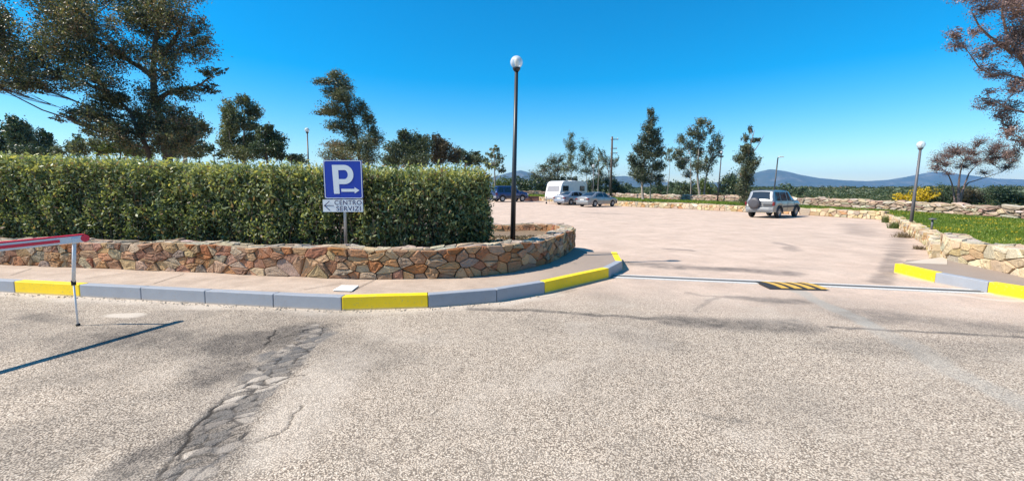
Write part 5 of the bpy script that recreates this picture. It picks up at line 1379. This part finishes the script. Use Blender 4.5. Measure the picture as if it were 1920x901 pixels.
# drawbar end (-x) faces the camera
prof_ = [(-2.45, .55), (-2.50, .62), (-2.46, 1.05), (-2.38, 1.30), (-2.16, 2.05), (-2.02, 2.32), (-1.8, 2.48), (-1.4, 2.54), (2.0, 2.54), (2.25, 2.46), (2.40, 2.25), (2.48, 1.6), (2.48, .6), (2.42, .55)]
b = MB(); n = len(prof_)
for yy in (-W, W): b.v += [(x, yy, z) for x, z in prof_]
for i in range(n): b.f.append([i, (i+1) % n, n+(i+1) % n, n+i])
b.f.append(list(range(n))); b.f.append(list(range(n, 2*n))[::-1]); b.c += [(1, 1, 1)]*(n+2); b.m += [0]*(n+2)
body = b.build("body", M['cvw'], root, bevel=.035, seg=3)
g = MB(); 
def fr(z): return float(np.interp(z, [.62, 1.05, 1.30, 2.05], [-2.50, -2.46, -2.38, -2.16]))
g.face([(fr(1.36)-.02, -.88, 1.36), (fr(1.36)-.02, .88, 1.36), (fr(2.0)-.02, .82, 2.0), (fr(2.0)-.02, -.82, 2.0)]); g.build("front_window", M['cvg'], root)
g = MB(); g.box((-2.53, 0, .98), (.05, 1.5, .5)); g.build("gas_locker", M['cvw'], root, bevel=.02)
for s in (-1, 1):
    for x0_, x1_ in ((-1.95, -.95), (1.05, 1.95)) if s < 0 else ((-1.9, -.9), (.6, 1.6)):
        g = MB(); g.box(((x0_+x1_)/2, s*(W+.012), 1.70), (x1_-x0_, .025, .58)); g.build("side_window", M['glass'], root, bevel=.01)
    g = MB(); g.box((0, s*(W+.006), 1.22), (4.6, .012, .05)); g.build("side_stripe", M['ggrey'], root)
    g = MB(); g.box((0, s*(W+.006), .68), (4.7, .014, .10)); g.build("skirt", M['ggrey'], root)
    wheel(root, .15, s*(W-.12), .31, .18, s)
    g = MB(); g.tube([(-.32, s*(W+.0), .56), (-.2, s*(W+.01), .72), (.15, s*(W+.015), .80), (.5, s*(W+.01), .72), (.62, s*(W+0), .56)], [.03]*5, 6); g.build("wheel_arch", M['ggrey'], root)
g = MB(); g.box((-.2, -(W+.008), 1.42), (.62, .016, 1.6)); dr_ = g.build("door", M['cvw'], root, bevel=.004)
g = MB(); g.box((-.42, -(W+.03), 1.35), (.04, .03, .12)); g.build("handle", M['plastic'], dr_)
g = MB(); g.box((.9, 0, 2.58), (.7, .6, .09)); g.build("roof_hatch", M['cvw'], root, bevel=.02)
g = MB()
for s in (-1, 1): g.tube([(-2.3, s*.55, .52), (-3.5, 0, .50)], [.035, .035], 6)
g.tube([(-3.45, 0, .5), (-3.75, 0, .52)], [.04, .03], 6)
g.build("drawbar", M['galv'], root)
g = MB(); g.tube([(-3.3, .1, .9), (-3.3, .1, .2)], [.025, .025], 8); jk = g.build("jockey_wheel", M['galv'], root); g = MB(); g.lathe([(.001, -.03), (.11, -.03), (.11, .03), (.001, .03)], (-3.3, .1, .11), 'Y', 14); g.build("tyre", M['tyre'], jk)
for s in (-1, 1):
    g = MB(); g.box((-2.49, s*.85, .72), (.06, .22, .10)); g.build("marker_light", M['red'], root)
    g = MB(); g.tube([(-1.9, s*.9, .6), (-1.95, s*.9, 0.02)], [.02, .02], 6); g.box((-1.95, s*.9, .02), (.12, .12, .02)); g.build("corner_steady", M['galv'], root)

# brown low planter box beyond the blue car
p = vpos(994, 54)
b = MB(); b.box((0, 0, .26), (2.2, .5, .52)); b.box((0, 0, .55), (2.3, .6, .07))
M['brick'] = flat("dark_brick", (.16, .07, .05), .85, var=.35, scale=9)
o = b.build("brick_wall", M['brick'], bevel=.01); o.location = p; o.rotation_euler = (0, 0, R(-12)); tag(o, "short dark brick wall right behind the blue off-roader", "wall")

# loose pebbles and grit along the kerb foot
rr = random.Random(9); b = MB()
for i in range(700):
    px = rr.uniform(-60, 1010); py = float(np.interp(px, *zip(*kline)))+rr.uniform(0, 5)**1.0
    c = G(px, py); r = rr.uniform(.005, .022)*rr.random()+.004; vs = []
    for d in ((1, 0, 0), (0, 1, 0), (-1, 0, 0), (0, -1, 0), (0, 0, .8), (0, 0, -.5)): vs.append(c+Vector(d)*r*rr.uniform(.7, 1.4))
    k_ = rr.uniform(.6, 1.2); b.add(vs, [(0, 1, 4), (1, 2, 4), (2, 3, 4), (3, 0, 4), (1, 0, 5), (2, 1, 5), (3, 2, 5), (0, 3, 5)], (.5*k_, .42*k_, .33*k_))
tag(b.build("kerb_grit", M['stone'], recalc=False), "pale grit and crumbs lying along the foot of the kerb", "grit", kind='stuff')

# dry leaves and rubble on the planter soil at the rounded end
rg = np.random.default_rng(91); n = 9000
P_ = np.stack([rg.uniform(-1.6, 1.7, n), rg.uniform(8.4, 10.7, n)], -1); m_ = inpoly(P_[:, 0], P_[:, 1], soil_poly); P_ = P_[m_]
q = leaves(np.concatenate([P_, rg.uniform(.55, .60, (len(P_), 1))], 1), .05, rg, .5); 
tag(quads_obj("leaf_litter", q, rg.random(len(P_)), M['f_dry']), "dry leaf litter on the soil round the lamp post foot", "leaf litter", kind='stuff')
rr = random.Random(77); b = MB()
for i in range(520):
    x, y = rr.uniform(-1.2, 1.5), rr.uniform(8.7, 10.4)
    if not inpoly(np.array([x]), np.array([y]), soil_poly)[0]: continue
    r = rr.uniform(.02, .075); c = Vector((x, y, .53)); vs = []
    for k in range(2):
        for j in range(6): a = j*math.pi/3+rr.uniform(-.3, .3); vs.append(c+Vector((math.cos(a)*r*rr.uniform(.7, 1.3)*(1-.35*k), math.sin(a)*r*rr.uniform(.7, 1.3)*(1-.35*k), k*r*rr.uniform(.7, 1.1))))
    b.add(vs, [(j, (j+1) % 6, 6+(j+1) % 6, 6+j) for j in range(6)]+[tuple(range(6, 12))], rr.choice(PALP+PAL))
tag(b.build("planter_rubble", M['stone']), "small broken stones lying on the soil inside the rounded wall end", "rubble", kind='stuff')
